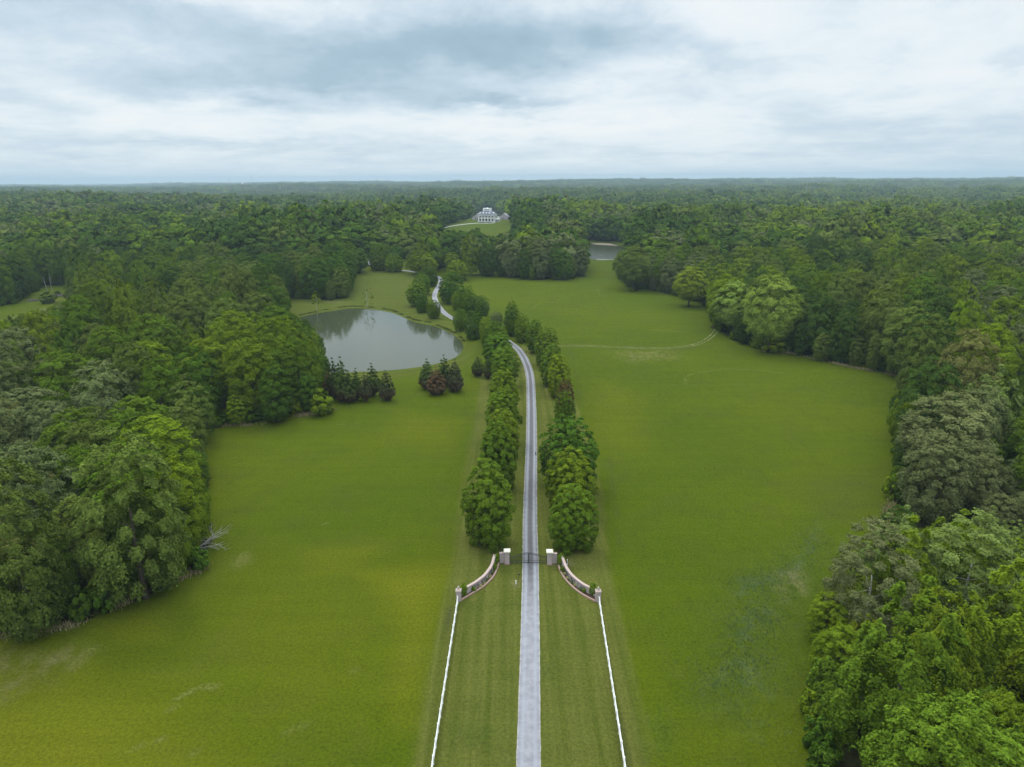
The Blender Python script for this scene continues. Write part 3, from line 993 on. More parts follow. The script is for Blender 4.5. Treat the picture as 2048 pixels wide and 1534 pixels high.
# labels for the trees of the woods: look first, then nearness to something one can find
ZONES = [   # (test, wood name, landmark name, landmark pixel)
    (lambda t: t['px'] < 430 and t['py'] > 745, 'left front wood', 'the fallen grey branch', (425, 1085)),
    (lambda t: 330 < t['px'] < 700 and 600 < t['py'] <= 860, 'pond-side wood', 'the big cedar clump', (690, 770)),
    (lambda t: t['px'] < 160 and t['py'] < 640, 'far left wood', 'the two dead snags', (97, 565)),
    (lambda t: t['px'] < 760, 'left hillside wood', 'the sparse pond willow', (634, 610)),
    (lambda t: t['px'] < 1225 and t['py'] < 600, 'grove behind the meadow', 'the second pond', (1215, 500)),
    (lambda t: t['py'] > 1010 and t['px'] > 1500, 'right front wood', 'the sedge patch', (1560, 1180)),
    (lambda t: t['py'] > 745 and t['px'] > 1500, 'right bulging wood', 'the huge grey-olive oak', (1915, 880)),
    (lambda t: True, 'right back wood', 'the tall pale sycamore', (1537, 630))]
ORD = ['nearest', 'second nearest', 'third nearest', 'fourth nearest', 'fifth nearest', 'sixth nearest', 'seventh nearest', 'eighth nearest', 'ninth nearest', 'tenth nearest',
       'eleventh nearest', 'twelfth nearest', 'thirteenth nearest', 'fourteenth nearest', 'fifteenth nearest', 'sixteenth nearest', 'seventeenth nearest', 'eighteenth nearest', 'nineteenth nearest', 'twentieth nearest']
bins = {}
for t in WOOD + SHRUBS:
    for test, wood, lm, (lx, ly) in ZONES:
        if test(t): break
    hz_ = '' if t['form'] == 'shrub' else ('tall ' if t['h'] > 23 else 'low ' if t['h'] < 15 else '')
    look = hz_ + TONES[t['tone']][1] + ' ' + ('shrub' if t['form'] == 'shrub' else FORM_WORD[t['form']] + ' tree')
    bins.setdefault((wood, lm, look), []).append((math.hypot(t['px'] - lx, (t['py'] - ly)), t))
for (wood, lm, look), L in bins.items():
    L.sort(key=lambda q: q[0])
    for i, (_, t) in enumerate(L):
        if t['form'] == 'shrub':
            lab = f"{look} edging {wood}, {ORD[min(i, 19)]} to {lm}"
            plant('edge_shrub', 'shrub', t, lab, 'shrubs along the wood edges')
        else:
            lab = f"{look} of {wood}, {ORD[min(i, 19)]} to {lm}"
            plant('broadleaf_tree', 'tree', t, lab, 'trees of the ' + wood)

# ------------------------------------------------------------------ the far wood: one object, instanced from unlinked source meshes
src = bpy.data.collections.new("far_wood_sources")
src_index = {}


def add_src(key, me):
    o = bpy.data.objects.new('far_tree_%02d' % len(src.objects), me)
    src.objects.link(o)
    src_index.setdefault(key, []).append(len(src.objects) - 1)


def far_copy(me):
    m = me.copy(); m.materials.clear(); m.materials.append(M_LEAF_FAR); return m


for form in FORM_SPECS:
    for (cm, tm, r_, t_) in PROTO[form][:3]:
        add_src('near_' + form, far_copy(cm))
for (cm, tm, r_, t_) in PROTO['shrub']:
    add_src('near_shrub', far_copy(cm))
for k in range(5):
    form = ('dome', 'dome', 'edge', 'dome', 'droop')[k]
    add_src('mid', crown_mesh('crown', 7000 + k, 6.8, 1.5, 18.0, form, 30, 7000, 0.62, mat=M_LEAF_FAR, jit=0.18, lv_amp=0.07, fat=1.2, dome=0.6))
for k in range(5):
    form = ('dome', 'dome', 'plume', 'droop', 'dome')[k]
    add_src('low', crown_mesh('crown', 7100 + k, 7.4, 2.0, 16.0, 'dome', 15, 2400, 1.05, mat=M_LEAF_FAR, jit=0.14, lv_amp=0.05, fat=1.45, dome=0.75))
for k in range(3):
    g = np.random.default_rng(7200 + k)
    VV, A1, A2 = [], [], []
    for i in range(5):
        for j in range(5):
            V, var, yg = crown(7300 + k * 40 + i * 5 + j, 5.6, 3, 15.0 * g.uniform(0.7, 1.25), 'dome', 9, 240, 2.3, 0.14, 0.05, 1.5, 0.8)
            V = V + np.array([(i - 2) * 9 + g.uniform(-3, 3), (j - 2) * 9 + g.uniform(-3, 3), 0])
            VV.append(V); A1.append(np.clip(var + g.uniform(-0.35, 0.35), 0, 1)); A2.append(yg)
    add_src('patch', quads_mesh('crown', np.concatenate(VV), M_LEAF_FAR, {'leaf_var': np.concatenate(A1), 'young': np.concatenate(A2)}))

pts, idx, scl, rot, tint = [], [], [], [], []


def put(x, y, z, s3, key, tone, g):
    pts.append((x, y, z)); idx.append(src_index[key][g.integers(len(src_index[key]))])
    scl.append(s3); rot.append((0, 0, g.uniform(0, 6.28)))
    b = np.array(TONES[tone][0]) * g.uniform(0.85, 1.15) * (1.0 if key.startswith('near') else 1.1)
    tint.append((*b, 1))


for t in REST:
    _, _, r0, h0 = PROTO[t['form']][0]
    put(t['x'], t['y'], t['z'], (t['r'] / r0, t['r'] / r0, t['h'] / h0), 'near_' + t['form'], t['tone'], gt)
for (x, y, z, s, px, py, dep, lod, sh_) in FAR:
    tone, form = tone_form(px, py, dep, gt, x, y)
    put(x, y, z, (s, s, sh_) if lod != 'patch' else (1, 1, sh_), lod, tone, gt)

me = bpy.data.meshes.new('distant_forest')
me.vertices.add(len(pts))
me.vertices.foreach_set('co', np.array(pts, np.float32).reshape(-1))
a = me.attributes.new('src', 'INT', 'POINT'); a.data.foreach_set('value', np.array(idx, np.int32))
a = me.attributes.new('size3', 'FLOAT_VECTOR', 'POINT'); a.data.foreach_set('vector', np.array(scl, np.float32).reshape(-1))
a = me.attributes.new('turn', 'FLOAT_VECTOR', 'POINT'); a.data.foreach_set('vector', np.array(rot, np.float32).reshape(-1))
a = me.attributes.new('tint', 'FLOAT_COLOR', 'POINT'); a.data.foreach_set('color', np.array(tint, np.float32).reshape(-1))
forest = link('distant_forest', me)
tag(forest, 'continuous dark green forest reaching from behind the woods to the horizon', 'forest', kind='stuff')
ng = bpy.data.node_groups.new('distant_forest', 'GeometryNodeTree')
ng.interface.new_socket('Geometry', in_out='INPUT', socket_type='NodeSocketGeometry')
ng.interface.new_socket('Geometry', in_out='OUTPUT', socket_type='NodeSocketGeometry')
gi = ng.nodes.new('NodeGroupInput'); go = ng.nodes.new('NodeGroupOutput')
iop = ng.nodes.new('GeometryNodeInstanceOnPoints')
ci = ng.nodes.new('GeometryNodeCollectionInfo')
ci.inputs['Collection'].default_value = src
ci.inputs['Separate Children'].default_value = True
ci.inputs['Reset Children'].default_value = True


def named(nm, typ):
    nd = ng.nodes.new('GeometryNodeInputNamedAttribute'); nd.data_type = typ; nd.inputs['Name'].default_value = nm
    return [o for o in nd.outputs if o.enabled and o.name == 'Attribute'][0]


ng.links.new(gi.outputs[0], iop.inputs['Points'])
ng.links.new(ci.outputs[0], iop.inputs['Instance'])
iop.inputs['Pick Instance'].default_value = True
ng.links.new(named('src', 'INT'), iop.inputs['Instance Index'])
ng.links.new(named('turn', 'FLOAT_VECTOR'), iop.inputs['Rotation'])
ng.links.new(named('size3', 'FLOAT_VECTOR'), iop.inputs['Scale'])
ng.links.new(iop.outputs[0], go.inputs[0])
md = forest.modifiers.new('trees', 'NODES'); md.node_group = ng

# ------------------------------------------------------------------ the ground: one sheet to the horizon
def axis(core, step, ends):
    """graded coordinates: core interval at STEP, then growing outward to the ends"""
    lo, hi = core
    a = list(np.arange(lo, hi + step * 0.5, step))
    s, v = step, a[-1]
    while v < ends[1]:
        s *= 1.075; v += s; a.append(v)
    s, v = step, a[0]; pre = []
    while v > ends[0]:
        s *= 1.075; v -= s; pre.append(v)
    return np.array(pre[::-1] + a)


GX = axis((-135, 150), 1.0, (-17000, 17000))
GY = axis((48, 300), 1.0, (-700, 21000))
# between 300 and 1000 m keep the rows dense enough for ponds and the house hill
_far = GY[GY > 300]
GY = np.concatenate([GY[GY <= 300], np.arange(302, 760, 2.0), np.arange(764, 1100, 5.0), 1100 * 1.06 ** np.arange(0, 52)])
XX, YY = np.meshgrid(GX, GY)
ZZ = height(XX.ravel(), YY.ravel()).reshape(XX.shape)
nx, ny = len(GX), len(GY)
print('ground', nx, ny)
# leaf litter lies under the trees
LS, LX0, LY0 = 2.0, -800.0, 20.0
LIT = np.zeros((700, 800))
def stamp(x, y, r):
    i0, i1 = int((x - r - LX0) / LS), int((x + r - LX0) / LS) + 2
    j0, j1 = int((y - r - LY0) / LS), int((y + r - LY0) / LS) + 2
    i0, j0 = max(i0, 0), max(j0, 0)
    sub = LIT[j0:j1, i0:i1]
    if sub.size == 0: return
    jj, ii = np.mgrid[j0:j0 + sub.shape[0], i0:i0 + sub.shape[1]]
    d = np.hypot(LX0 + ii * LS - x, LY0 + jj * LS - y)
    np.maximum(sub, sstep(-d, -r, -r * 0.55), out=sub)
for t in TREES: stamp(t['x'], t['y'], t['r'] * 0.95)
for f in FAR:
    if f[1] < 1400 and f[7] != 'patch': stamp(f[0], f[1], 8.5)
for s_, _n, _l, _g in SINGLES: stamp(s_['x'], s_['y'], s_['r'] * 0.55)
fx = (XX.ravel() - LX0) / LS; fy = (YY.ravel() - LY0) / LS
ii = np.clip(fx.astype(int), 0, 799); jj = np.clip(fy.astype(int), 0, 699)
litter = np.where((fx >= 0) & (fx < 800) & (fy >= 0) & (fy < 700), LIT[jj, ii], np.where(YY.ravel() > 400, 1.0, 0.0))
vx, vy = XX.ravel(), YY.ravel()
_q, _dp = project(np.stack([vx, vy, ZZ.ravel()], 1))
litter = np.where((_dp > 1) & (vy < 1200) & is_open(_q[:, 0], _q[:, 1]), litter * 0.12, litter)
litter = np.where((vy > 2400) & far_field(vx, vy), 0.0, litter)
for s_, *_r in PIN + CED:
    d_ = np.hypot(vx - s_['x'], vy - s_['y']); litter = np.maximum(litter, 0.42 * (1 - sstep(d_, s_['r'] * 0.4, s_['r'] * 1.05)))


def area(pts, soft):
    P = gxy(pts)
    out = np.zeros(len(vx))
    A_ = np.array(P)
    m = (vx > A_[:, 0].min() - soft) & (vx < A_[:, 0].max() + soft) & (vy > A_[:, 1].min() - soft) & (vy < A_[:, 1].max() + soft)
    out[m] = sstep(-poly_sd(vx[m], vy[m], P), -soft, soft)
    return out


def streak(pts, wdt):
    P = gxy(pts)
    out = np.zeros(len(vx))
    A_ = np.array(P)
    m = (vx > A_[:, 0].min() - 5) & (vx < A_[:, 0].max() + 5) & (vy > A_[:, 1].min() - 5) & (vy < A_[:, 1].max() + 5)
    out[m] = 1 - sstep(line_d(vx[m], vy[m], P), wdt * 0.4, wdt * 1.3)
    return out


lawn = area([(800, 1640), (826, 1534), (852, 1370), (880, 1230), (905, 1130), (920, 1010), (938, 900), (955, 800), (960, 750), (975, 740), (1000, 690), (1045, 690), (1120, 720), (1150, 800),
             (1185, 900), (1205, 1000), (1215, 1120), (1245, 1250), (1275, 1400), (1302, 1534), (1320, 1640)], 0.7)
pondlawn = area([(560, 590), (680, 600), (705, 555), (740, 540), (850, 548), (880, 600), (930, 670), (945, 720), (900, 740), (780, 755), (680, 770), (600, 800), (560, 700)], 8)
tan = np.maximum.reduce([
    area([(60, 1330), (150, 1290), (180, 1310), (110, 1360)], 2.5) * 0.5, area([(0, 1300), (60, 1310), (40, 1380), (0, 1400)], 3) * 0.6,
    area([(560, 832), (600, 822), (640, 826), (600, 836)], 2.0), area([(1462, 668), (1500, 664), (1492, 680), (1466, 682)], 1.8),
    area([(1565, 1155), (1590, 1140), (1610, 1170), (1580, 1200)], 2.5) * 0.7, area([(1240, 706), (1330, 700), (1350, 716), (1260, 722)], 8) * 0.45,
    area([(460, 1115), (500, 1105), (505, 1125), (470, 1140)], 1.6) * 0.25, streak([(880, 1540), (915, 1205)], 0.25) * 0.0,
    area([(20, 640), (120, 600), (150, 590), (100, 620)], 3) * 0.5, area([(1000, 1118), (1012, 1118), (1012, 1132), (1000, 1130)], 0.6) * 0.8,
    area([(1104, 1118), (1114, 1118), (1116, 1134), (1104, 1132)], 0.6) * 0.8, area([(1026, 1160), (1042, 1160), (1040, 1172), (1028, 1172)], 0.5) * 0.6,
    area([(1052, 720), (1058, 735), (1050, 760), (1044, 740)], 0.5) * 0.6, area([(700, 604), (660, 606), (640, 604), (668, 601)], 3) * 0.6,
    area([(1140, 1118), (1150, 1128), (1140, 1134), (1132, 1128)], 0.6) * 0.6])
straw = np.maximum.reduce([
    streak([(338, 1420), (345, 1405), (375, 1388), (402, 1376), (418, 1371), (432, 1372), (440, 1380)], 0.36), streak([(336, 1418), (345, 1425)], 0.36),
    streak([(240, 1508), (300, 1487), (340, 1474)], 0.25) * 0.8, streak([(92, 1323), (118, 1318)], 0.22), streak([(176, 1300), (188, 1297)], 0.29), streak([(60, 1368), (85, 1369)], 0.22) * 0.8,
    streak([(342, 1268), (352, 1264)], 0.25) * 0.8, streak([(372, 1513), (384, 1508)], 0.32), streak([(505, 1453), (518, 1446)], 0.25), streak([(1395, 745), (1450, 738), (1520, 740), (1570, 747)], 0.50) * 0.7,
    streak([(1372, 768), (1370, 755), (1385, 748)], 0.36) * 0.8, streak([(1066, 618), (1074, 608), (1095, 604)], 0.58) * 0.8, streak([(1100, 604), (1140, 605), (1170, 611)], 0.36) * 0.6,
    streak([(1195, 578), (1200, 590), (1210, 594)], 0.50) * 0.6, streak([(1300, 660), (1370, 664)], 0.86) * 0.5, streak([(1065, 575), (1110, 572)], 1.08) * 0.4,
    streak([(470, 1125), (485, 1108)], 0.43) * 0.8, streak([(488, 1130), (497, 1113)], 0.36) * 0.8, streak([(640, 1045), (655, 1048)], 0.22), streak([(700, 1345), (720, 1335)], 0.22) * 0.7,
    streak([(560, 1470), (590, 1455), (620, 1448)], 0.22) * 0.6, streak([(660, 850), (720, 846)], 0.43) * 0.4])
sedge = np.maximum.reduce([
    area([(1465, 1165), (1490, 1150), (1530, 1150), (1570, 1140), (1600, 1110), (1620, 1070), (1640, 1040), (1632, 1090), (1605, 1140), (1570, 1165), (1510, 1180), (1470, 1200)], 1.2),
    area([(1460, 1270), (1490, 1220), (1530, 1205), (1560, 1215), (1540, 1240), (1500, 1265), (1520, 1275), (1490, 1300)], 1.2),
    area([(1390, 1395), (1420, 1350), (1460, 1310), (1500, 1320), (1540, 1290), (1520, 1330), (1550, 1390), (1500, 1380), (1450, 1370)], 1.5) * 0.8,
    area([(1460, 1165), (1640, 1060), (1620, 1200), (1560, 1400), (1480, 1450), (1400, 1400)], 6) * 0.35,
    area([(1480, 1440), (1540, 1440), (1530, 1480), (1500, 1480)], 1.5) * 0.4, area([(1300, 1440), (1330, 1420), (1340, 1500), (1310, 1520)], 3) * 0.4])
lush = np.maximum.reduce([
    area([(700, 1140), (860, 1130), (905, 1130), (890, 1190), (850, 1320), (820, 1450), (780, 1400), (800, 1260), (740, 1180)], 5) * 0.9,
    area([(-50, 1480), (30, 1440), (60, 1560), (-50, 1640)], 5), area([(600, 1100), (760, 1090), (720, 1150), (600, 1160)], 5) * 0.6, area([(1200, 760), (1290, 800), (1260, 900), (1195, 860)], 9) * 0.45,
    area([(800, 820), (930, 840), (900, 900), (760, 880)], 7) * 0.45, area([(180, 1230), (330, 1220), (360, 1290), (200, 1310)], 4) * 0.6, area([(-300, 1300), (60, 1290), (330, 1380), (420, 1534), (450, 1800), (-300, 1800)], 14) * 0.95,
    area([(420, 1130), (640, 1120), (800, 1200), (780, 1420), (500, 1480), (330, 1300)], 14) * 0.40])
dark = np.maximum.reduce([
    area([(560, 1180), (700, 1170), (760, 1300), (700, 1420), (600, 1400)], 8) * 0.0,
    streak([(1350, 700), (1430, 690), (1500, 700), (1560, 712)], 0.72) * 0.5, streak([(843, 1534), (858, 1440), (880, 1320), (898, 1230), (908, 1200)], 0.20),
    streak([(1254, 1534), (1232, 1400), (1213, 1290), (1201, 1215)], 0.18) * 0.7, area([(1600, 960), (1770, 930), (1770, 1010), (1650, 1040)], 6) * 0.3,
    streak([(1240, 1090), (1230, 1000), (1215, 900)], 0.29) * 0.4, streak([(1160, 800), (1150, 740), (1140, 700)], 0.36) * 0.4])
me = bpy.data.meshes.new('ground')
me.vertices.add(nx * ny)
me.vertices.foreach_set('co', np.stack([vx, vy, ZZ.ravel()], 1).astype(np.float32).reshape(-1))
I = np.arange(nx * ny).reshape(ny, nx)
Q = np.stack([I[:-1, :-1], I[:-1, 1:], I[1:, 1:], I[1:, :-1]], -1).reshape(-1, 4)
me.loops.add(Q.size); me.loops.foreach_set('vertex_index', Q.reshape(-1).astype(np.int32))
me.polygons.add(len(Q)); me.polygons.foreach_set('loop_start', np.arange(0, Q.size, 4, dtype=np.int32))
me.update(calc_edges=True)
me.polygons.foreach_set('use_smooth', np.ones(len(Q), bool))
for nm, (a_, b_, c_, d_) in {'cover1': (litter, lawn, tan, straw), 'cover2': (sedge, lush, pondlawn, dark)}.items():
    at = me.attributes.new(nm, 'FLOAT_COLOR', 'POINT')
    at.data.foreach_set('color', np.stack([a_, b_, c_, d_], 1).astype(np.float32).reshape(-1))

M_GROUND, t, out = new_mat('grassland')
tcn = t.n('ShaderNodeTexCoord').outputs['Object']
def vmul(v, s):
    nd = t.n('ShaderNodeVectorMath', operation='MULTIPLY'); t.l(v, nd.inputs[0]); nd.inputs[1].default_value = s
    return nd.outputs[0]
a1 = t.n('ShaderNodeAttribute', attribute_type='GEOMETRY', attribute_name='cover1')
a2 = t.n('ShaderNodeAttribute', attribute_type='GEOMETRY', attribute_name='cover2')
s1 = t.n('ShaderNodeSeparateColor'); t.l(a1.outputs['Color'], s1.inputs[0])
s2 = t.n('ShaderNodeSeparateColor'); t.l(a2.outputs['Color'], s2.inputs[0])
n_big = t.noise(tcn, 0.017, 4, 0.5)
n_mid = t.noise(tcn, 0.10, 5, 0.6)
n_pat = t.noise(vmul(tcn, (1.0, 0.55, 1)), 0.45, 5, 0.65)
n_fine = t.noise(tcn, 2.2, 5, 0.75)
n_grit = t.noise(tcn, 6.5, 3, 0.7)
n_swath = t.noise(vmul(tcn, (0.10, 1.0, 1)), 0.42, 3, 0.6, 0.6)
meadow = t.mix(t.ss(n_big, 0.36, 0.66), (0.061, 0.090, 0.003), (0.077, 0.102, 0.0035))
meadow = t.mix(t.m('MULTIPLY', t.ss(n_mid, 0.45, 0.72), 0.55), meadow, (0.066, 0.084, 0.010))
meadow = t.mix(t.m('MULTIPLY', t.ss(n_pat, 0.52, 0.75), 0.40), meadow, (0.098, 0.114, 0.011))
meadow = t.mix(t.m('MULTIPLY', t.ss(n_pat, 0.48, 0.25), 0.35), meadow, (0.030, 0.056, 0.0025))
col = t.mix(s2.outputs[1], meadow, t.mix(n_mid, (0.098, 0.112, 0.004), (0.128, 0.136, 0.008)))
# lawns, with mowing stripes along the drive and rings by the pond
spx = t.n('ShaderNodeSeparateXYZ'); t.l(tcn, spx.inputs[0])
strp = t.noise(vmul(tcn, (1.0, 0.02, 1)), 0.75, 3, 0.6)
lawncol = t.mix(t.ss(strp, 0.30, 0.70), (0.072, 0.090, 0.012), (0.112, 0.120, 0.024))
lawncol = t.mix(t.m('MULTIPLY', t.ss(n_mid, 0.5, 0.75), 0.6), lawncol, (0.050, 0.078, 0.010))
lawncol = t.mix(t.m('MULTIPLY', t.ss(n_pat, 0.56, 0.78), 0.4), lawncol, (0.14, 0.122, 0.045))
col = t.mix(s1.outputs[1], col, lawncol)
ring = ground(690, 700)
rd = t.n('ShaderNodeVectorMath', operation='DISTANCE'); t.l(tcn, rd.inputs[0]); rd.inputs[1].default_value = (float(ring[0]), float(ring[1]), 0)
rw = t.m('SINE', t.m('ADD', t.m('MULTIPLY', rd.outputs['Value'], 1.05), t.m('MULTIPLY', n_mid, 3.0)))
pl = t.mix(t.ss(rw, -0.6, 0.8), (0.066, 0.088, 0.011), (0.088, 0.104, 0.016))
pl = t.mix(t.ss(n_mid, 0.45, 0.75), pl, (0.090, 0.100, 0.018))
col = t.mix(s2.outputs[2], col, pl)
sg = t.mix(t.ss(n_pat, 0.35, 0.65), (0.042, 0.074, 0.022), (0.082, 0.112, 0.042))
col = t.mix(t.m('MULTIPLY', t.m('MULTIPLY', s2.outputs[0], 0.85), t.ss(t.noise(vmul(tcn, (1, 0.6, 1)), 0.8, 6, 0.7), 0.36, 0.62)), col, sg)
col = t.mix(t.m('MULTIPLY', t.m('MULTIPLY', s1.outputs[2], 0.75), t.ss(n_pat, 0.35, 0.66)), col, t.mix(n_fine, (0.20, 0.155, 0.085), (0.30, 0.245, 0.15)))
col = t.mix(t.m('MULTIPLY', t.m('MULTIPLY', a1.outputs['Alpha'], 0.7), t.ss(n_fine, 0.35, 0.6)), col, (0.165, 0.17, 0.055))
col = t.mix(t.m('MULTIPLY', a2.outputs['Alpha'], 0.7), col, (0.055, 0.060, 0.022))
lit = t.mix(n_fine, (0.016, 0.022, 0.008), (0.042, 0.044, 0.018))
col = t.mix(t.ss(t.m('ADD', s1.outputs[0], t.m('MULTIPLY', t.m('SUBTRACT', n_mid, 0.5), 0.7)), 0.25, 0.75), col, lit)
# beyond the modelled woods the country is forest with pale fields
spd = t.n('ShaderNodeVectorMath', operation='LENGTH'); t.l(tcn, spd.inputs[0])
n_field = t.noise(vmul(tcn, (0.35, 1.0, 1)), 0.0011, 3, 0.5)
farc = t.mix(t.noise(tcn, 0.02, 6, 0.7), (0.016, 0.030, 0.012), (0.05, 0.075, 0.026))
farc = t.mix(t.ss(n_field, 0.60, 0.63), farc, (0.16, 0.22, 0.07))
col = t.mix(t.ss(spd.outputs['Value'], 6500.0, 8800.0), col, farc)
fv = t.m('ADD', 0.40, t.m('ADD', t.m('MULTIPLY', t.ss(n_fine, 0.30, 0.70), 0.40), t.m('ADD', t.m('MULTIPLY', t.ss(n_grit, 0.34, 0.66), 0.28), t.m('MULTIPLY', t.ss(n_swath, 0.35, 0.65), 0.06))))
csc = t.n('ShaderNodeVectorMath', operation='SCALE'); t.l(col, csc.inputs[0]); t.l(fv, csc.inputs['Scale'])
p = t.n('ShaderNodeBsdfPrincipled')
t.l(csc.outputs[0], p.inputs['Base Color'])
p.inputs['Roughness'].default_value = 0.9
p.inputs['Specular IOR Level'].default_value = 0.02
bn = t.n('ShaderNodeBump'); bn.inputs['Strength'].default_value = 0.7; bn.inputs['Distance'].default_value = 0.35
t.l(t.m('ADD', n_fine, t.m('MULTIPLY', n_pat, 1.2)), bn.inputs['Height'])
t.l(bn.outputs[0], p.inputs['Normal'])
t.l(p.outputs[0], out.inputs[0])
me.materials.append(M_GROUND)
tag(link('ground', me), 'green meadow and mown lawn rolling away to the wooded horizon', 'ground', kind='structure')


# ------------------------------------------------------------------ drive, farm track, ponds
def ribbon(name, P, width, mat, lift=0.03, step=1.2, ragged=0.10, seed=1):
    g = np.random.default_rng(seed)
    P = np.array(spline(P, 14))
    seg = np.r_[0, np.cumsum(np.hypot(*(np.diff(P, axis=0).T)))]
    n = max(3, int(seg[-1] / step))
    s = np.linspace(0, seg[-1], n)
    C = np.stack([np.interp(s, seg, P[:, 0]), np.interp(s, seg, P[:, 1])], 1)
    T = unit(np.gradient(C, axis=0)); N = np.stack([T[:, 1], -T[:, 0]], 1)
    cols = 7
    us = np.linspace(-1, 1, cols)
    vs, uv = [], []
    for i in range(n):
        l, r = width / 2 + g.normal(0, ragged), width / 2 + g.normal(0, ragged)
        for u in us:
            q = C[i] + N[i] * (u * (r if u > 0 else l))
            vs.append(q); uv.append((u * 0.5 + 0.5, s[i]))
    vs = np.array(vs)
    z = height(vs[:, 0], vs[:, 1]) + lift + 0.03 * (1 - np.abs(np.tile(us, n)))
    fs = [(i * cols + k, i * cols + k + 1, (i + 1) * cols + k + 1, (i + 1) * cols + k) for i in range(n - 1) for k in range(cols - 1)]
    me = bpy.data.meshes.new(name)
    me.from_pydata(np.c_[vs, z].tolist(), [], fs)
    ul = me.uv_layers.new(name='along')
    for lp in me.loops:
        ul.data[lp.index].uv = uv[lp.vertex_index]
    me.materials.append(mat)
    me.polygons.foreach_set('use_smooth', [True] * len(me.polygons))
    return link(name, me)


M_GRAVEL, t, out = new_mat('pale_gravel_drive')
uvn = t.n('ShaderNodeUVMap', uv_map='along'); su = t.n('ShaderNodeSeparateXYZ'); t.l(uvn.outputs[0], su.inputs[0])
u_, v_ = su.outputs[0], su.outputs[1]
tcn = t.n('ShaderNodeTexCoord').outputs['Object']
cvv = t.n('ShaderNodeCombineXYZ'); t.l(t.m('MULTIPLY', u_, 3.0), cvv.inputs[0]); t.l(t.m('MULTIPLY', v_, 0.09), cvv.inputs[1])
n_str = t.noise(cvv.outputs[0], 2.2, 5, 0.65)
n_f = t.noise(tcn, 9.0, 4, 0.7)
n_m = t.noise(tcn, 0.9, 4, 0.6)
du = t.m('ABSOLUTE', t.m('SUBTRACT', t.m('ABSOLUTE', t.m('SUBTRACT', u_, 0.5)), 0.27))
track = t.ss(t.m('ADD', du, t.m('MULTIPLY', t.m('SUBTRACT', n_str, 0.5), 0.14)), 0.02, 0.12, 1.0, 0.0)
cen = t.ss(t.m('ADD', t.m('ABSOLUTE', t.m('SUBTRACT', u_, 0.5)), t.m('MULTIPLY', t.m('SUBTRACT', n_str, 0.5), 0.12)), 0.08, 0.22, 1.0, 0.0)
# the first stretch from the road is uniform pale stone; beyond the gate it is worn down to a dark base between the wheel tracks
worn = t.m('MULTIPLY', t.ss(v_, 38.0, 58.0), t.ss(v_, 330.0, 190.0, 0.25, 1.0))
base = t.mix(t.ss(n_m, 0.3, 0.7), (0.150, 0.150, 0.166), (0.208, 0.206, 0.225))
dk = t.mix(n_m, (0.042, 0.039, 0.041), (0.082, 0.077, 0.080))
c = t.mix(t.m('MULTIPLY', worn, t.m('ADD', 0.42, t.m('MULTIPLY', cen, 0.5))), base, dk)
c = t.mix(t.m('MULTIPLY', t.m('MULTIPLY', track, t.ss(n_str, 0.2, 0.55)), 0.85), c, t.mix(n_m, (0.165, 0.178, 0.202), (0.24, 0.252, 0.275)))
edge = t.ss(t.m('ABSOLUTE', t.m('SUBTRACT', u_, 0.5)), 0.43, 0.5)
c = t.mix(t.m('MULTIPLY', edge, t.ss(n_m, 0.35, 0.6)), c, (0.29, 0.28, 0.23))
c = t.mix(t.m('MULTIPLY', edge, t.ss(n_m, 0.5, 0.3)), c, (0.20, 0.16, 0.10))
cs = t.n('ShaderNodeVectorMath', operation='SCALE'); t.l(c, cs.inputs[0]); t.l(t.m('ADD', 0.75, t.m('MULTIPLY', n_f, 0.5)), cs.inputs['Scale'])
p = t.n('ShaderNodeBsdfPrincipled'); t.l(cs.outputs[0], p.inputs['Base Color']); p.inputs['Roughness'].default_value = 0.85
bn = t.n('ShaderNodeBump'); bn.inputs['Strength'].default_value = 0.4; bn.inputs['Distance'].default_value = 0.05; t.l(n_f, bn.inputs['Height']); t.l(bn.outputs[0], p.inputs['Normal'])
t.l(p.outputs[0], out.inputs[0])

DRIVE_PX = [(1056, 1760), (1057, 1534), (1060, 1300), (1061, 1128), (1060, 1050), (1061, 976), (1062.5, 909), (1063, 856), (1062.5, 803), (1060, 753), (1053, 727), (1042, 706), (1029, 692),
            (1005, 676), (965, 660), (930, 649), (911, 640), (889, 626), (875, 609), (869, 592), (874, 578), (881, 565), (879, 556), (868, 551), (845, 547), (817, 542), (793, 540), (763, 536), (744, 530), (738, 522)]
drive_xy = gxy(DRIVE_PX)
tag(ribbon('driveway', drive_xy, 2.85, M_GRAVEL, 0.03, 1.0, 0.022), 'long pale gravel drive winding from the gate to the far trees', 'drive', kind='structure')
M_TRACK = simple_mat('dry_rut', (0.125, 0.130, 0.055), 0.95, 0.1, 0.45, 0.5)
trk = gxy([(1090, 697), (1128, 692), (1180, 692), (1250, 695), (1320, 696), (1370, 693), (1398, 687), (1418, 676), (1432, 662), (1444, 645)])
trk = np.array(spline(trk, 6)); tn = unit(np.gradient(trk, axis=0)); tn = np.stack([tn[:, 1], -tn[:, 0]], 1)
for sgn in (-0.85, 0.85):
    tag(ribbon('farm_track', [tuple(q) for q in trk + tn * sgn], 0.42, M_TRACK, 0.025, 1.5, 0.12, 3), ('nearer' if sgn > 0 else 'farther') + ' worn wheel rut of the farm track crossing the right meadow', 'farm track', kind='structure')
hd = [tuple(ground(*q)[:2]) for q in [(862, 466), (882, 458), (905, 452), (935, 448), (957, 446.4), (975, 446.6), (990, 445.6)]]
tag(ribbon('house_drive', hd, 3.6, simple_mat('pale_drive', (0.42, 0.42, 0.42), 0.9, 0.2, 0.1, 1.0), 0.12, 2.0, 0.1, 4), 'pale drive climbing the lawn to the mansion', 'drive', kind='structure')

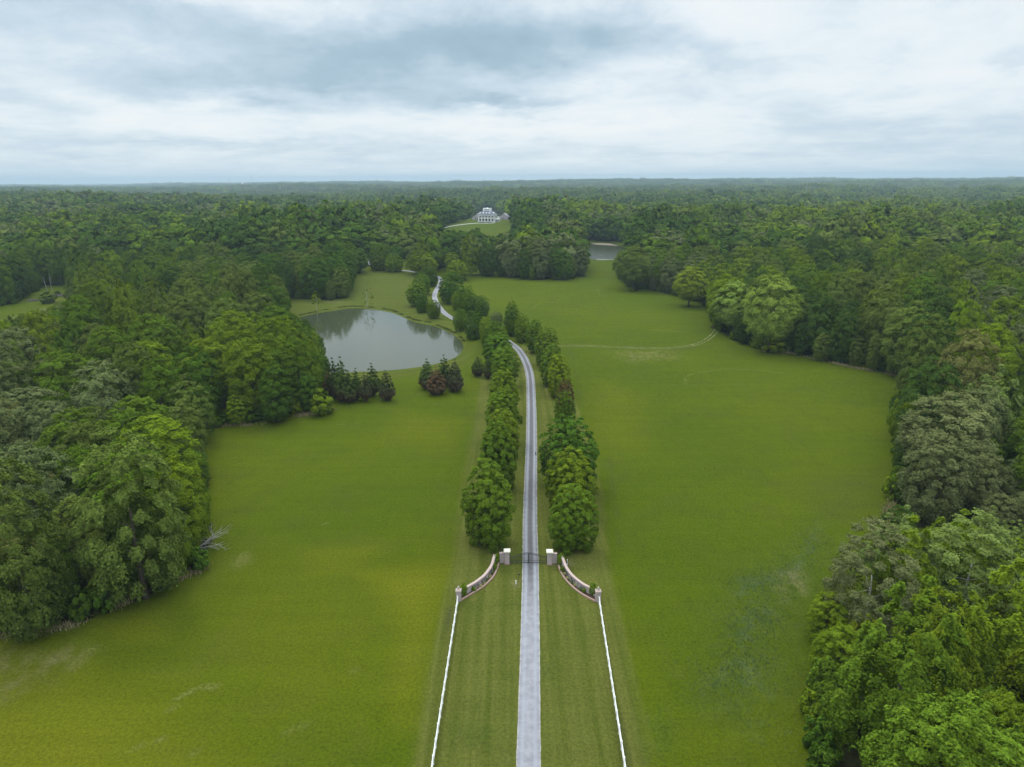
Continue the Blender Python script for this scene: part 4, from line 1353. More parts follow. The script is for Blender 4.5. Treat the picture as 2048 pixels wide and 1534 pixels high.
M_WATER, t, out = new_mat('pond_water')
p = t.n('ShaderNodeBsdfPrincipled')
tcn = t.n('ShaderNodeTexCoord').outputs['Object']
p.inputs['Base Color'].default_value = (0.040, 0.048, 0.026, 1)
p.inputs['Roughness'].default_value = 0.035
p.inputs['IOR'].default_value = 1.35
p.inputs['Specular IOR Level'].default_value = 0.56
bn = t.n('ShaderNodeBump'); bn.inputs['Strength'].default_value = 0.05; bn.inputs['Distance'].default_value = 0.2
t.l(t.m('ADD', t.noise(tcn, 1.6, 3), t.m('MULTIPLY', t.noise(tcn, 0.25, 2), 2.0)), bn.inputs['Height']); t.l(bn.outputs[0], p.inputs['Normal'])
t.l(p.outputs[0], out.inputs[0])
M_RIPPLED = M_WATER.copy(); M_RIPPLED.name = 'rippled_water'
_p = [n_ for n_ in M_RIPPLED.node_tree.nodes if n_.type == 'BSDF_PRINCIPLED'][0]
_p.inputs['Roughness'].default_value = 0.15
[n_ for n_ in M_RIPPLED.node_tree.nodes if n_.type == 'BUMP'][0].inputs['Strength'].default_value = 0.5
for P, lab in ((POND_P, 'still grey-green pond reflecting sky and the left wood'), (POND2_P, 'small far pond between grove and right wood')):
    cx_, cy_ = np.mean(P, axis=0)
    mb = MB()
    Q_ = [(cx_ + (q[0] - cx_) * 1.02, cy_ + (q[1] - cy_) * 1.02, -0.62) for q in P]
    mb.add(Q_, [tuple(range(len(Q_)))])
    tag(mb.build('pond', M_WATER if P is POND_P else M_RIPPLED), lab, 'pond', kind='structure')
# the spillway wall of the second pond
a_, b_ = ground(1193, 520), ground(1232, 519.5)
mb = MB()
mb.box((a_[0] + b_[0]) / 2, (a_[1] + b_[1]) / 2, min(a_[2], b_[2]) - 0.3, math.hypot(b_[0] - a_[0], b_[1] - a_[1]), 0.8, 1.05, math.atan2(b_[1] - a_[1], b_[0] - a_[0]))
tag(mb.build('dam_wall', simple_mat('pale_concrete', (0.55, 0.54, 0.48), 0.9, 0.2, 0.1, 1.0)), 'long low pale wall at the near end of the second pond', 'wall')
# mud bank in the second pond
mb = MB()
q = [ground(*k) for k in ((1184, 487), (1205, 488), (1222, 490), (1238, 493), (1234, 494.5), (1215, 493), (1192, 492), (1182, 490))]
mb.add([(k[0], k[1], -0.58) for k in q] + [(np.mean([k[0] for k in q]), np.mean([k[1] for k in q]), -0.35)], [(i, (i + 1) % 8, 8) for i in range(8)])
tag(mb.build('mud_bank', simple_mat('wet_mud', (0.16, 0.13, 0.09), 0.8, 0.3, 0.3, 0.2)), 'brown mud bank in the middle of the second pond', 'mud', kind='structure')

# ------------------------------------------------------------------ entrance: gate, piers, curved sign walls, beds, fences
M_BRICK, t, out = new_mat('pinkish_brick')
tcn = t.n('ShaderNodeTexCoord').outputs['Object']
br = t.n('ShaderNodeTexBrick')
mp = t.n('ShaderNodeMapping'); mp.inputs['Rotation'].default_value = (R(90), 0, 0); t.l(tcn, mp.inputs[0])
t.l(mp.outputs[0], br.inputs['Vector'])
br.inputs['Color1'].default_value = (0.27, 0.20, 0.19, 1); br.inputs['Color2'].default_value = (0.36, 0.29, 0.275, 1); br.inputs['Mortar'].default_value = (0.40, 0.37, 0.36, 1)
br.inputs['Scale'].default_value = 1.0; br.inputs['Brick Width'].default_value = 0.24; br.inputs['Row Height'].default_value = 0.085; br.inputs['Mortar Size'].default_value = 0.009
nzz = t.noise(tcn, 1.2, 4)
p = t.n('ShaderNodeBsdfPrincipled'); t.l(t.mix(t.m('MULTIPLY', nzz, 0.45), br.outputs[0], (0.40, 0.36, 0.37)), p.inputs['Base Color']); p.inputs['Roughness'].default_value = 0.9
t.l(p.outputs[0], out.inputs[0])
M_COPING = simple_mat('brick_coping', (0.36, 0.28, 0.25), 0.9, 0.15, 0.22, 4.0)
M_CURB = simple_mat('red_brick_edging', (0.30, 0.20, 0.165), 0.9, 0.15, 0.3, 4.0)
M_CAP = simple_mat('cream_stone', (0.62, 0.59, 0.49), 0.85, 0.2, 0.1, 3.0)
M_FINIAL = simple_mat('grey_stone', (0.42, 0.39, 0.36), 0.9, 0.2, 0.2, 5.0)
M_IRON = simple_mat('black_iron', (0.018, 0.019, 0.021), 0.45, 0.5, 0.2, 8.0)
M_WHITE = simple_mat('white_vinyl', (0.70, 0.70, 0.68), 0.5, 0.4, 0.05, 2.0)
M_MULCH = simple_mat('dark_mulch', (0.060, 0.040, 0.028), 0.95, 0.1, 0.5, 5.0)
M_LETTER = simple_mat('dark_lettering', (0.035, 0.032, 0.036), 0.5, 0.4, 0.1, 5.0)

gl_, gr_ = ground(1014.3, 1129.3), ground(1099.3, 1130.6)
for q, lab in ((gl_, 'square brick gate pier with cream cap on the left of the drive'), (gr_, 'square brick gate pier with cream cap on the right of the drive')):
    e = tag(empty('gate_pier', (q[0], q[1] + 0.4, q[2])), lab, 'gate pier', 'brick piers of the gate')
    mb = MB(); mb.box(0, 0, -0.3, 0.80, 0.80, 2.66); mb.build('shaft', M_BRICK, e)
    mb = MB(); mb.box(0, 0, 0.0, 0.92, 0.92, 0.22); mb.build('plinth', M_CURB, e)
    mb = MB(); mb.box(0, 0, 2.36, 1.02, 1.02, 0.10); mb.box(0, 0, 2.463, 1.16, 1.16, 0.16); mb.box(0, 0, 2.626, 1.05, 1.05, 0.10, 0, 0.80); mb.build('cap', M_CAP, e)

# double-leaf iron gate, its top rail rising to the middle
gx0, gx1 = gl_[0] + 0.46, gr_[0] - 0.46
gy = (gl_[1] + gr_[1]) / 2 + 0.55
gm = (gx0 + gx1) / 2
e = tag(empty('iron_gate', (gm, gy, hz(gm, gy))), 'closed black iron double gate with arched top across the drive', 'gate')
half = (gx1 - gx0) / 2
def gtop(x):
    u = abs(x) / half
    return 1.35 + 0.72 * (0.5 + 0.5 * math.cos(math.pi * min(1, u * 1.12)))
for sgn in (-1, 1):
    xs = [sgn * (0.03 + (half - 0.06) * k / 14) for k in range(15)]
    mb = MB(); mb.tube([(x, 0, gtop(x)) for x in xs], 0.050, 6); mb.tube([(x, 0, gtop(x) - 0.22) for x in xs], 0.028, 6)
    mb.tube([(xs[0], 0, 0.16), (xs[-1], 0, 0.16)], 0.055, 6); mb.tube([(xs[0], 0, 0.55), (xs[-1], 0, 0.55)], 0.022, 6)
    for x in (xs[0], xs[-1]): mb.tube([(x, 0, 0.06), (x, 0, gtop(x) + 0.06)], 0.052, 6)
    lf = mb.build('gate_leaf', M_IRON, e)
    n = 19
    for k in range(1, n):
        x = sgn * (0.03 + (half - 0.06) * k / n)
        mb = MB(); mb.tube([(x, 0, 0.16), (x, 0, gtop(x) + 0.10)], 0.021, 6); mb.lathe(x, 0, [(0.021, gtop(x) + 0.10), (0.034, gtop(x) + 0.13), (0.002, gtop(x) + 0.22)], 6)
        mb.build('picket', M_IRON, lf)

def wall_strip(mb, P, th, z0, z1, side=0.0):
    """a wall of thickness TH along the plan curve P; z1 may vary along it"""
    P = np.array(P); T = unit(np.gradient(P, axis=0)); N = np.stack([T[:, 1], -T[:, 0]], 1)
    n = len(P); vs = []
    for i in range(n):
        top = z1[i] if hasattr(z1, '__len__') else z1
        bot = z0[i] if hasattr(z0, '__len__') else z0
        a = P[i] + N[i] * (th / 2 + side); b = P[i] - N[i] * (th / 2 - side)
        vs += [(a[0], a[1], bot), (b[0], b[1], bot), (b[0], b[1], top), (a[0], a[1], top)]
    fs = []
    for i in range(n - 1):
        for k in range(4):
            fs.append((i * 4 + k, i * 4 + (k + 1) % 4, (i + 1) * 4 + (k + 1) % 4, (i + 1) * 4 + k))
    fs += [(3, 2, 1, 0), tuple((n - 1) * 4 + k for k in range(4))]
    mb.add(vs, fs)

# letter strokes on a 4 x 6 grid
GLY = {'G': [[(4, 5), (3, 6), (1, 6), (0, 5), (0, 1), (1, 0), (3, 0), (4, 1), (4, 3), (2.4, 3)]], 'O': [[(1, 0), (0, 1), (0, 5), (1, 6), (3, 6), (4, 5), (4, 1), (3, 0), (1, 0)]],
       'D': [[(0, 0), (0, 6), (2.6, 6), (4, 4.6), (4, 1.4), (2.6, 0), (0, 0)]], 'H': [[(0, 0), (0, 6)], [(4, 0), (4, 6)], [(0, 3), (4, 3)]],
       'P': [[(0, 0), (0, 6), (3, 6), (4, 5), (4, 4), (3, 3), (0, 3)]], 'E': [[(4, 0), (0, 0), (0, 6), (4, 6)], [(0, 3), (3, 3)]], 'F': [[(0, 0), (0, 6), (4, 6)], [(0, 3), (3, 3)]],
       'A': [[(0, 0), (2, 6), (4, 0)], [(0.8, 2.2), (3.2, 2.2)]], 'R': [[(0, 0), (0, 6), (3, 6), (4, 5), (4, 4), (3, 3), (0, 3)], [(2, 3), (4, 0)]], 'M': [[(0, 0), (0, 6), (2, 2.5), (4, 6), (4, 0)]]}

WALLS = [
    dict(side='left', base=[(990, 1126), (987.7, 1130.5), (983.5, 1142.5), (976, 1154), (968, 1163.7), (959, 1171), (951, 1177), (940.7, 1183), (934, 1186.8), (922, 1192)],
         curb=[(997.5, 1127), (994, 1139), (988, 1152), (979.7, 1162), (967.8, 1173), (954, 1182), (938, 1191.7), (921, 1202)], flip=1, pier=(917.3, 1203),
         shrubs=[(992.8, 1129, 1.25, 1.9), (989, 1141.5, 0.95, 1.25), (928, 1194, 1.35, 2.2), (947, 1185, 0.85, 0.9)], plants=[(979.7, 1154.5), (968, 1168), (961, 1174.5), (985, 1147), (974, 1162)]),
    dict(side='right', base=[(1122, 1127), (1127, 1135), (1132, 1146), (1141, 1159.5), (1153, 1171), (1166, 1180.7), (1180, 1188), (1192, 1193.5)],
         curb=[(1116.5, 1130), (1117.6, 1133), (1121, 1144), (1129.5, 1158), (1139.7, 1169.7), (1153, 1181.5), (1170, 1193), (1191, 1203.8)], flip=-1, pier=(1196.5, 1204.5),
         shrubs=[(1122, 1132, 1.45, 2.1), (1125, 1146, 0.85, 1.1), (1186, 1193, 1.45, 2.1), (1169, 1186.6, 0.75, 0.8)], plants=[(1134.6, 1158), (1151, 1171.5), (1128, 1150), (1160, 1180), (1143, 1166)])]
M_PLANTF = leaf_mat('bed_foliage', 'object')
shrub_src = [crown_mesh('foliage', 8100 + k, 1.0, 0.05, 2.0, 'dome', 30, 4200, 0.24) for k in range(2)]
bedp_src = crown_mesh('foliage', 8200, 0.4, 0.02, 0.5, 'dome', 9, 300, 0.16)
SH_WORDS = {'left': ['clipped round shrub beside the left gate pier stub', 'small bright shrub second from the gate in left bed', 'tallest shrub of the left bed, beside its end pier', 'smallest round shrub at the left bed edge'],
            'right': ['pointed dark green shrub beside the right gate pier stub', 'small shrub second from the gate in right bed', 'large round shrub beside the end pier of the right wall', 'smallest low shrub of the right bed']}
for W in WALLS:
    base = spline(gxy(W['base']), 6); N_ = len(base)
    s_ = np.linspace(0, 1, N_)
    zt = 1.18 + 0.42 * sstep(s_, 0.25, 0.0)
    root = tag(empty('sign_wall', (0, 0, 0.0)), f"curved pinkish brick entrance wall with dark lettering on the {W['side']} of the drive", 'wall', 'curved entrance walls')
    mb = MB(); wall_strip(mb, base, 0.34, -0.3, zt - 0.002); mb.build('wall_face', M_BRICK, root)
    mb = MB(); wall_strip(mb, base, 0.46, zt, zt + 0.11); mb.build('coping', M_COPING, root)
    # lettering on the bed side
    B = np.array(base); seg = np.r_[0, np.cumsum(np.hypot(*np.diff(B, axis=0).T))]
    T = unit(np.gradient(B, axis=0)); Nn = np.stack([T[:, 1], -T[:, 0]], 1)
    cvec = np.array(gxy([W['curb'][3]])[0]) - B[N_ // 2]
    sg = 1.0 if Nn[N_ // 2] @ cvec > 0 else -1.0
    text = 'GOOD HOPE FARM'
    LW, HH = 0.44, 0.56
    start = seg[-1] * 0.27; total = seg[-1] * 0.56; adv = total / len(text)
    def on_wall(s, z, off):
        q = np.array([np.interp(s, seg, B[:, 0]), np.interp(s, seg, B[:, 1])]); i = min(np.searchsorted(seg, s), N_ - 1)
        q = q + Nn[i] * sg * (0.17 + off)
        return (q[0], q[1], z)
    # reading direction: left to right as seen from the bed
    rev = (np.cross(np.append(T[N_ // 2], 0), np.append(Nn[N_ // 2] * sg, 0))[2] > 0)
    for ci_, ch in enumerate(text):
        if ch == ' ': continue
        c0 = start + adv * (ci_ if not rev else len(text) - 1 - ci_)
        mb = MB()
        for st in GLY[ch]:
            pth = []
            for (a, b) in st:
                aa = a if not rev else 4 - a
                pth.append(on_wall(c0 + 0.06 + (adv - 0.16) * aa / 4, 0.34 + HH * b / 6, 0.012))
            mb.tube(pth, 0.042, 5)
        mb.build('letter', M_LETTER, root)
    curb = spline(gxy(W['curb']), 6)
    mb = MB(); wall_strip(mb, curb, 0.26, -0.2, 0.24)
    tag(mb.build('bed_edging', M_CURB), f"low curved red brick edging of the {W['side']} flower bed", 'edging', 'brick bed edgings')
    # mulch sheet between wall and edging
    n = 24
    A_ = np.array(base)[np.linspace(0, N_ - 1, n).astype(int)]; C_ = np.array(curb)[np.linspace(0, len(curb) - 1, n).astype(int)]
    mb = MB(); mb.add([(q[0], q[1], 0.09) for q in A_] + [(q[0], q[1], 0.09) for q in C_], [(i, i + 1, n + i + 1, n + i) for i in range(n - 1)])
    tag(mb.build('mulch_bed', M_MULCH), f"dark mulched flower bed in front of the {W['side']} entrance wall", 'flower bed', kind='structure')
    # end pier with finial
    q = ground(*W['pier'])
    e = tag(empty('end_pier', (q[0], q[1] + 0.4, 0)), f"short brick pier with pointed finial ending the {W['side']} entrance wall", 'pier', 'end piers of the entrance walls')
    mb = MB(); mb.box(0, 0, -0.3, 0.80, 0.80, 2.08); mb.build('shaft', M_BRICK, e)
    mb = MB(); mb.box(0, 0, 1.78, 0.92, 0.92, 0.12); mb.box(0, 0, 1.902, 0.80, 0.80, 0.22, 0, 0.35); mb.build('cap', M_COPING, e)
    mb = MB(); mb.lathe(0, 0, [(0.13, 2.11), (0.09, 2.2), (0.16, 2.30), (0.17, 2.40), (0.10, 2.52), (0.015, 2.66)], 12); mb.build('finial', M_FINIAL, e, True)
    # stub wall by the gate pier
    gq = gl_ if W['side'] == 'left' else gr_
    dxs = -1 if W['side'] == 'left' else 1
    e = tag(empty('stub_wall', (gq[0] + dxs * (0.42 + 0.45), gq[1] + 0.75, 0)), f"short straight brick wall joined to the {W['side']} gate pier", 'wall', 'stub walls of the gate')
    mb = MB(); mb.box(0, 0, -0.3, 0.88, 0.36, 2.15); mb.build('wall_face', M_BRICK, e)
    mb = MB(); mb.box(0, 0, 1.853, 0.94, 0.48, 0.10); mb.build('coping', M_COPING, e)
    for (px, py, wd, ht), lab in zip(W['shrubs'], SH_WORDS[W['side']]):
        q = ground(px, py)
        e = empty('bed_shrub', (q[0], q[1] + wd * 0.35, 0.05), gt.uniform(0, 6))
        e.scale = (wd / 2, wd / 2, ht / 2)
        tag(e, lab, 'shrub', 'shrubs of the entrance beds')
        c = link('foliage', shrub_src[gt.integers(2)], e); c.color = (0.11, 0.175, 0.014, 1)
        mb = MB(); mb.tube([(0, 0, -0.1), (0.02, 0.02, 0.9)], [0.07, 0.03], 6); mb.build('stem', M_BARK, e)
    WHERE = ['halfway along', 'in the lower middle of', 'near the front end of', 'close to the gate in', 'in the upper middle of'] if W['side'] == 'left' else ['close to the gate in', 'in the middle of', 'nearest the gate stub in', 'near the front end of', 'in the upper middle of']
    for i, (px, py) in enumerate(W['plants']):
        q = ground(px, py)
        o = link('bed_plant', bedp_src); o.location = (q[0], q[1], 0.09); o.rotation_euler = (0, 0, gt.uniform(0, 6)); o.scale = (1, 1, 0.8)
        o.color = (0.30, 0.29, 0.12, 1) if i < 3 else (0.10, 0.14, 0.05, 1)
        tag(o, f"{'pale yellow' if i < 3 else 'low green'} bedding plant {WHERE[i]} the {W['side']} mulch bed", 'plant', 'bedding plants')

# white rail fences from the end piers towards the road
for side, far_px, near_px in (('left', (916.2, 1203.8), (862, 1560)), ('right', (1197.6, 1205.4), (1252, 1560))):
    a_ = np.array(ground(*far_px)[:2]); b_ = np.array(ground(*near_px)[:2])
    a_ = a_ + (b_ - a_) / np.linalg.norm(b_ - a_) * 0.5
    b_ = a_ + (b_ - a_) * 1.35
    L = np.linalg.norm(b_ - a_); d = (b_ - a_) / L
    rz = math.atan2(d[1], d[0])
    e = tag(empty('rail_fence', (a_[0], a_[1], hz(*a_)), rz), f"white four-rail fence running from the {side} end pier along the drive verge", 'fence', 'white fences beside the entrance')
    n = int(L / 2.4)
    for k in range(n + 1):
        mb = MB(); mb.box(k * 2.4, 0, -0.25, 0.15, 0.15, 1.62); mb.box(k * 2.4, 0, 1.37, 0.19, 0.19, 0.05, 0, 0.6); mb.build('post', M_WHITE, e)
    for z in (0.25, 0.56, 0.87, 1.16):
        mb = MB()
        for k in range(n):
            mb.box(k * 2.4 + 1.2, 0, z, 2.4 - 0.153, 0.055, 0.155)
        mb.build('rail', M_WHITE, e)

# small things round the gate
q = ground(1133.2, 1131)
e = tag(empty('utility_box', (q[0], q[1], 0)), 'small white utility box with pipe behind the right entrance wall', 'utility box')
mb = MB(); mb.box(0, 0, -0.1, 0.28, 0.2, 0.62); mb.build('cabinet', M_WHITE, e)
mb = MB(); mb.box(0, 0, 0.523, 0.32, 0.24, 0.05, 0, 0.85); mb.build('lid', M_IRON, e)
mb = MB(); mb.tube([(0.14, 0.32, -0.1), (0.14, 0.32, 0.95), (0.14, 0.26, 1.05)], 0.06, 8); mb.build('pipe', M_WHITE, e)
q = ground(1031.8, 1168)
e = tag(empty('marker_post', (q[0], q[1], 0)), 'short white marker post on the grass left of the drive before the gate', 'post')
mb = MB(); mb.box(0, 0, -0.2, 0.16, 0.16, 0.85); mb.build('shaft', M_WHITE, e)
mb = MB(); mb.box(0, 0, 0.652, 0.2, 0.2, 0.07, 0, 0.5); mb.build('cap', M_CAP, e)
q = ground(1036.5, 1160)
e = tag(empty('gate_keypad', (q[0], q[1], 0)), 'small dark keypad on a thin pole just left of the drive edge', 'keypad')
mb = MB(); mb.tube([(0, 0, -0.2), (0, 0, 1.0), (0.12, 0, 1.08)], 0.04, 8); mb.build('pole', M_IRON, e)
mb = MB(); mb.box(0.2, 0, 0.96, 0.2, 0.24, 0.3); mb.build('keypad_box', M_IRON, e)
q = ground(1072.6, 910)
e = tag(empty('bollard_light', (q[0] - 0.1, q[1], 0)), 'small dark bollard at the right edge of the drive between the avenue rows', 'bollard')
mb = MB(); mb.lathe(0, 0, [(0.12, -0.2), (0.12, 0.62), (0.10, 0.66)], 10); mb.build('shaft', M_IRON, e)
mb = MB(); mb.lathe(0, 0, [(0.19, 0.662), (0.21, 0.70), (0.15, 0.82), (0.02, 0.88)], 10); mb.build('cap', M_IRON, e)

# ------------------------------------------------------------------ dead wood
def branchy(mb, p, d, L, r, depth, g, up=0.0):
    n = 4
    pts = [Vector(p)]; dd = Vector(d).normalized()
    for i in range(n):
        dd = (dd + Vector((g.normal(0, 0.16), g.normal(0, 0.16), g.normal(0, 0.12) + up))).normalized()
        pts.append(pts[-1] + dd * L / n)
    mb.tube(pts, [r * (1 - 0.7 * i / n) for i in range(n + 1)], 6)
    if depth > 0:
        for i in range(1, n + 1):
            for _ in range(2 if depth > 1 else 1):
                nd = (dd + Vector((g.normal(0, 0.75), g.normal(0, 0.75), g.normal(0, 0.35)))).normalized()
                branchy(mb, pts[i], nd, L * g.uniform(0.45, 0.7), r * 0.48, depth - 1, g, up)

g = np.random.default_rng(77)
q = ground(398, 1098)
mb = MB()
branchy(mb, (0, 0, 0.5), (1, 0.45, 0.22), 6.5, 0.15, 2, g); branchy(mb, (0.1, -0.3, 0.4), (1, -0.15, 0.12), 6.0, 0.14, 2, g); branchy(mb, (0, 0.2, 0.7), (0.9, 0.8, 0.3), 5.5, 0.12, 2, g)
br_ = mb.build('fallen_branch', M_DEAD); br_.scale = (0.62, 0.62, 0.62); br_.location = (q[0], q[1], q[2])
tag(br_, 'bleached grey fallen branch sticking out of the left wood onto the meadow', 'branch')
for (px, pyb, pyt, lean, lab) in ((95, 584, 559, -0.10, 'straight bare dead snag in the left clearing'), (104, 584, 556, 0.03, 'forked bare dead snag in the left clearing')):
    q = ground(px, pyb); d_ = np.linalg.norm(q - np.array([0, 0, CAM_H])); hh = (pyb - pyt) / F_PX * d_ * 1.05
    mb = MB(); mb.tube([(0, 0, -0.3), (lean * hh * 0.5, 0, hh * 0.5), (lean * hh, 0, hh)], [0.22, 0.16, 0.06], 7)
    if 'forked' in lab:
        mb.tube([(0, 0, hh * 0.62), (1.4, 0, hh * 0.85), (2.0, 0.1, hh * 0.93)], [0.12, 0.08, 0.04], 6); mb.tube([(0, 0, hh * 0.45), (0.9, 0.3, hh * 0.6)], [0.09, 0.04], 6)
    o = mb.build('dead_snag', M_DEAD); o.location = q; tag(o, lab, 'dead tree', 'dead snags in the left clearing')
for i, (px, py, wd, lab) in enumerate(((68, 602, 7.5, 'grey brush pile left of the scrubby bush in the clearing'), (118, 592, 9.0, 'longer grey brush pile right of the scrubby bush in the clearing'))):
    q = ground(px, py); mb = MB()
    for k in range(90):
        a = g.uniform(0, 6.28); c = np.array([g.normal(0, wd * 0.25), g.normal(0, 1.2), abs(g.normal(0.35, 0.3))]); dd = np.array([math.cos(a), math.sin(a), g.normal(0, 0.15)]) * g.uniform(0.8, 2.0)
        mb.tube([tuple(c - dd), tuple(c + dd)], [0.10, 0.05], 5)
    o = mb.build('brush_pile', simple_mat('grey_brush', (0.13, 0.115, 0.105), 0.95, 0.1, 0.3, 1.0)); o.location = q; tag(o, lab, 'brush pile', 'brush piles')
plant('bush', 'bush', single(97, 583, 38, 4, 'shrub', 'olive', 606), 'scrubby olive bush between the two brush piles in the left clearing', 'bushes')
plant('bush', 'bush', single(116, 581, 12, 2.5, 'shrub', 'dark', 590), 'little dark bush behind the right brush pile in the left clearing', 'bushes')

# wispy willow and sapling on the far shore of the pond
for (px, pyt, pyb, wpx, tone, nc_, name, lab) in ((634, 582, 624, 20, 'yellow', 900, 'willow_sapling', 'small pale yellow-green sapling on the far shore of the pond'), (736, 570, 617, 32, 'olive', 420, 'sparse_willow', 'sparse nearly bare willow on the far shore mirrored in the pond')):
    sp_ = single(px, pyt, wpx, 9, 'open', tone, pyb)
    e = empty(name, (sp_['x'], sp_['y'], sp_['z'])); tag(e, lab, 'tree')
    V, var, yg = crown(8300 + nc_, sp_['r'], sp_['h'] * (0.42 if nc_ > 500 else 0.15), sp_['h'], 'open', 26, nc_, 0.42 if nc_ > 500 else 0.34)
    c = link('crown', quads_mesh('crown', V, M_LEAF, {'leaf_var': var, 'young': yg}), e); c.color = (*TONES[tone][0], 1)
    link('trunk', trunk_mesh('trunk', 8400 + nc_, sp_['r'] * 0.9, sp_['h'] * 0.25, sp_['h'] * 1.2, 0.12, M_PALE_BARK, True), e)

# two ducks resting on the pond
M_DUCK = simple_mat('dark_plumage', (0.05, 0.042, 0.035), 0.8, 0.2, 0.3, 6.0)
for i, (px, py, lab) in enumerate(((868, 665, 'dark duck on the water near the right shore of the pond, the left one'), (871, 666.5, 'dark duck on the water near the right shore, just behind the other'))):
    q = ground(px, py, -0.6)
    mb = MB()
    mb.tube([(-0.42, 0, 0.16), (-0.30, 0, 0.13), (-0.05, 0, 0.12), (0.2, 0, 0.13), (0.33, 0, 0.15)], [0.02, 0.12, 0.19, 0.16, 0.05], 10)
    mb.tube([(0.24, 0, 0.14), (0.34, 0, 0.28), (0.37, 0, 0.38), (0.44, 0, 0.42), (0.50, 0, 0.41), (0.60, 0, 0.39)], [0.10, 0.065, 0.065, 0.08, 0.06, 0.02], 8)
    o = mb.build('duck', M_DUCK, None, True); o.location = (q[0], q[1], -0.66); o.rotation_euler = (0, 0, 0.5 + i); o.scale = (1.3, 1.3, 1.3)
    tag(o, lab, 'duck', 'ducks on the pond')

# ------------------------------------------------------------------ the mansion
HQ = ground(972.4, 443.9)
print('house at', HQ)
M_HWHITE = simple_mat('white_paint', (0.74, 0.75, 0.74), 0.6, 0.3, 0.05, 1.0)
M_HWALL = simple_mat('pale_house_wall', (0.46, 0.44, 0.42), 0.8, 0.2, 0.08, 1.0)
M_SLATE = simple_mat('grey_slate', (0.125, 0.135, 0.165), 0.75, 0.3, 0.25, 2.5)
M_WINGB = simple_mat('mauve_grey_brick', (0.36, 0.325, 0.345), 0.9, 0.2, 0.15, 2.0)
M_WROOF = simple_mat('grey_shingle', (0.34, 0.33, 0.34), 0.85, 0.2, 0.2, 2.0)
M_GLASS = simple_mat('dark_window_glass', (0.03, 0.035, 0.045), 0.12, 0.6, 0.2, 1.0)
M_DOOR = simple_mat('brown_door', (0.10, 0.055, 0.045), 0.6, 0.3, 0.2, 2.0)
ppx = np.linalg.norm(HQ - np.array([0, 0, CAM_H])) / F_PX      # metres per photo pixel there
WID = 33.2 * ppx / math.cos(R(11)) - 1.0
EA = 12.6 * ppx                                               # eaves
house = tag(empty('mansion', (HQ[0], HQ[1], HQ[2]), R(-11)), 'white columned two-storey mansion with slate roof on the far lawn', 'house')
y0, DEP = 0.0, 15.0
by = 3.4                                                      # wall behind the gallery
def hb(name, mat, *boxes, parent=None):
    mb = MB()
    for b in boxes: mb.box(*b)
    return mb.build(name, mat, parent or house)
wall = hb('wall', M_HWALL, (0, by + (DEP - by) / 2, -1.5, WID - 0.6, DEP - by, EA + 1.5 - 1.0))
hb('gallery_floor', M_HWHITE, (0, by / 2 - 0.2, -1.5, WID + 0.6, by + 0.4, 2.0))
hb('balcony', M_HWHITE, (0, by / 2, EA * 0.50, WID - 0.4, by - 0.02, 0.35), (0, 0.12, EA * 0.50 + 0.353, WID - 0.6, 0.12, 0.95))
hb('entablature', M_HWHITE, (0, DEP / 2 - 0.1, EA - 1.0, WID + 0.8, DEP + 0.6, 1.0), (0, DEP / 2 - 0.1, EA + 0.003, WID + 1.6, DEP + 1.4, 0.28))
hb('side_cladding', M_HWHITE, (WID / 2 - 0.2, by + (DEP - by) / 2, -1.5, 0.35, DEP - by + 0.1, EA + 0.498), (-WID / 2 + 0.2, by + (DEP - by) / 2, -1.5, 0.35, DEP - by + 0.1, EA + 0.498))
for k in range(6):
    x = -WID / 2 + 0.5 + (WID - 1.0) * k / 5
    mb = MB(); mb.box(x, 0.1, 0.503, 1.5, 1.5, 1.3); mb.lathe(x, 0.1, [(0.58, 1.8), (0.55, 2.2), (0.5, EA - 1.6), (0.62, EA - 1.3), (0.62, EA - 1.003)], 14); mb.build('column', M_HWHITE, house)
for k in range(5):
    x = -WID / 2 + 0.5 + (WID - 1.0) * (k + 0.5) / 5
    for z, h in ((0.6, EA * 0.5 - 1.1), (EA * 0.5 + 0.5, EA * 0.5 - 2.0)):
        if k == 2 and z < 1:
            f = hb('door', M_DOOR, (x, by - 0.06, z, 2.3, 0.14, h)); hb('fanlight', M_GLASS, (x, by - 0.16, z + h * 0.78, 1.9, 0.06, h * 0.18), parent=f); continue
        f = hb('window', M_GLASS, (x, by - 0.05, z, 2.5, 0.12, h)); hb('frame', M_HWHITE, (x, by - 0.13, z + h / 2, 2.5, 0.05, 0.12), (x, by - 0.135, z, 0.10, 0.05, h), parent=f)
for sx in (-1, 1):
    for yy in (by + 2.8, by + 6.5, by + 10):
        for z in (1.0, EA * 0.52):
            hb('window', M_GLASS, (sx * (WID / 2 + 0.02), yy, z, 0.12, 1.3, 2.3))
# hipped roof to a flat deck
hx, hy0, hy1 = WID / 2 + 1.0, -1.0, DEP + 0.8
dk_z, dk_x, dyc = EA + 0.28 + 9.0 * ppx * 0.92, 4.4, DEP / 2
mb = MB()
mb.add([(-hx, hy0, EA + 0.285), (hx, hy0, EA + 0.285), (hx, hy1, EA + 0.285), (-hx, hy1, EA + 0.285), (-dk_x, dyc - 2.6, dk_z), (dk_x, dyc - 2.6, dk_z), (dk_x, dyc + 2.6, dk_z), (-dk_x, dyc + 2.6, dk_z)],
       [(0, 1, 5, 4), (1, 2, 6, 5), (2, 3, 7, 6), (3, 0, 4, 7), (4, 5, 6, 7), (3, 2, 1, 0)])
roof = mb.build('roof', M_SLATE, house)
bv = hb('belvedere', M_HWHITE, (0, dyc, dk_z + 0.003, 7.4, 4.6, 2.2), (0, dyc, dk_z + 2.206, 7.9, 5.0, 0.25), (0, dyc, dk_z + 2.46, 3.6, 3.0, 0.8, 0, 0.4))
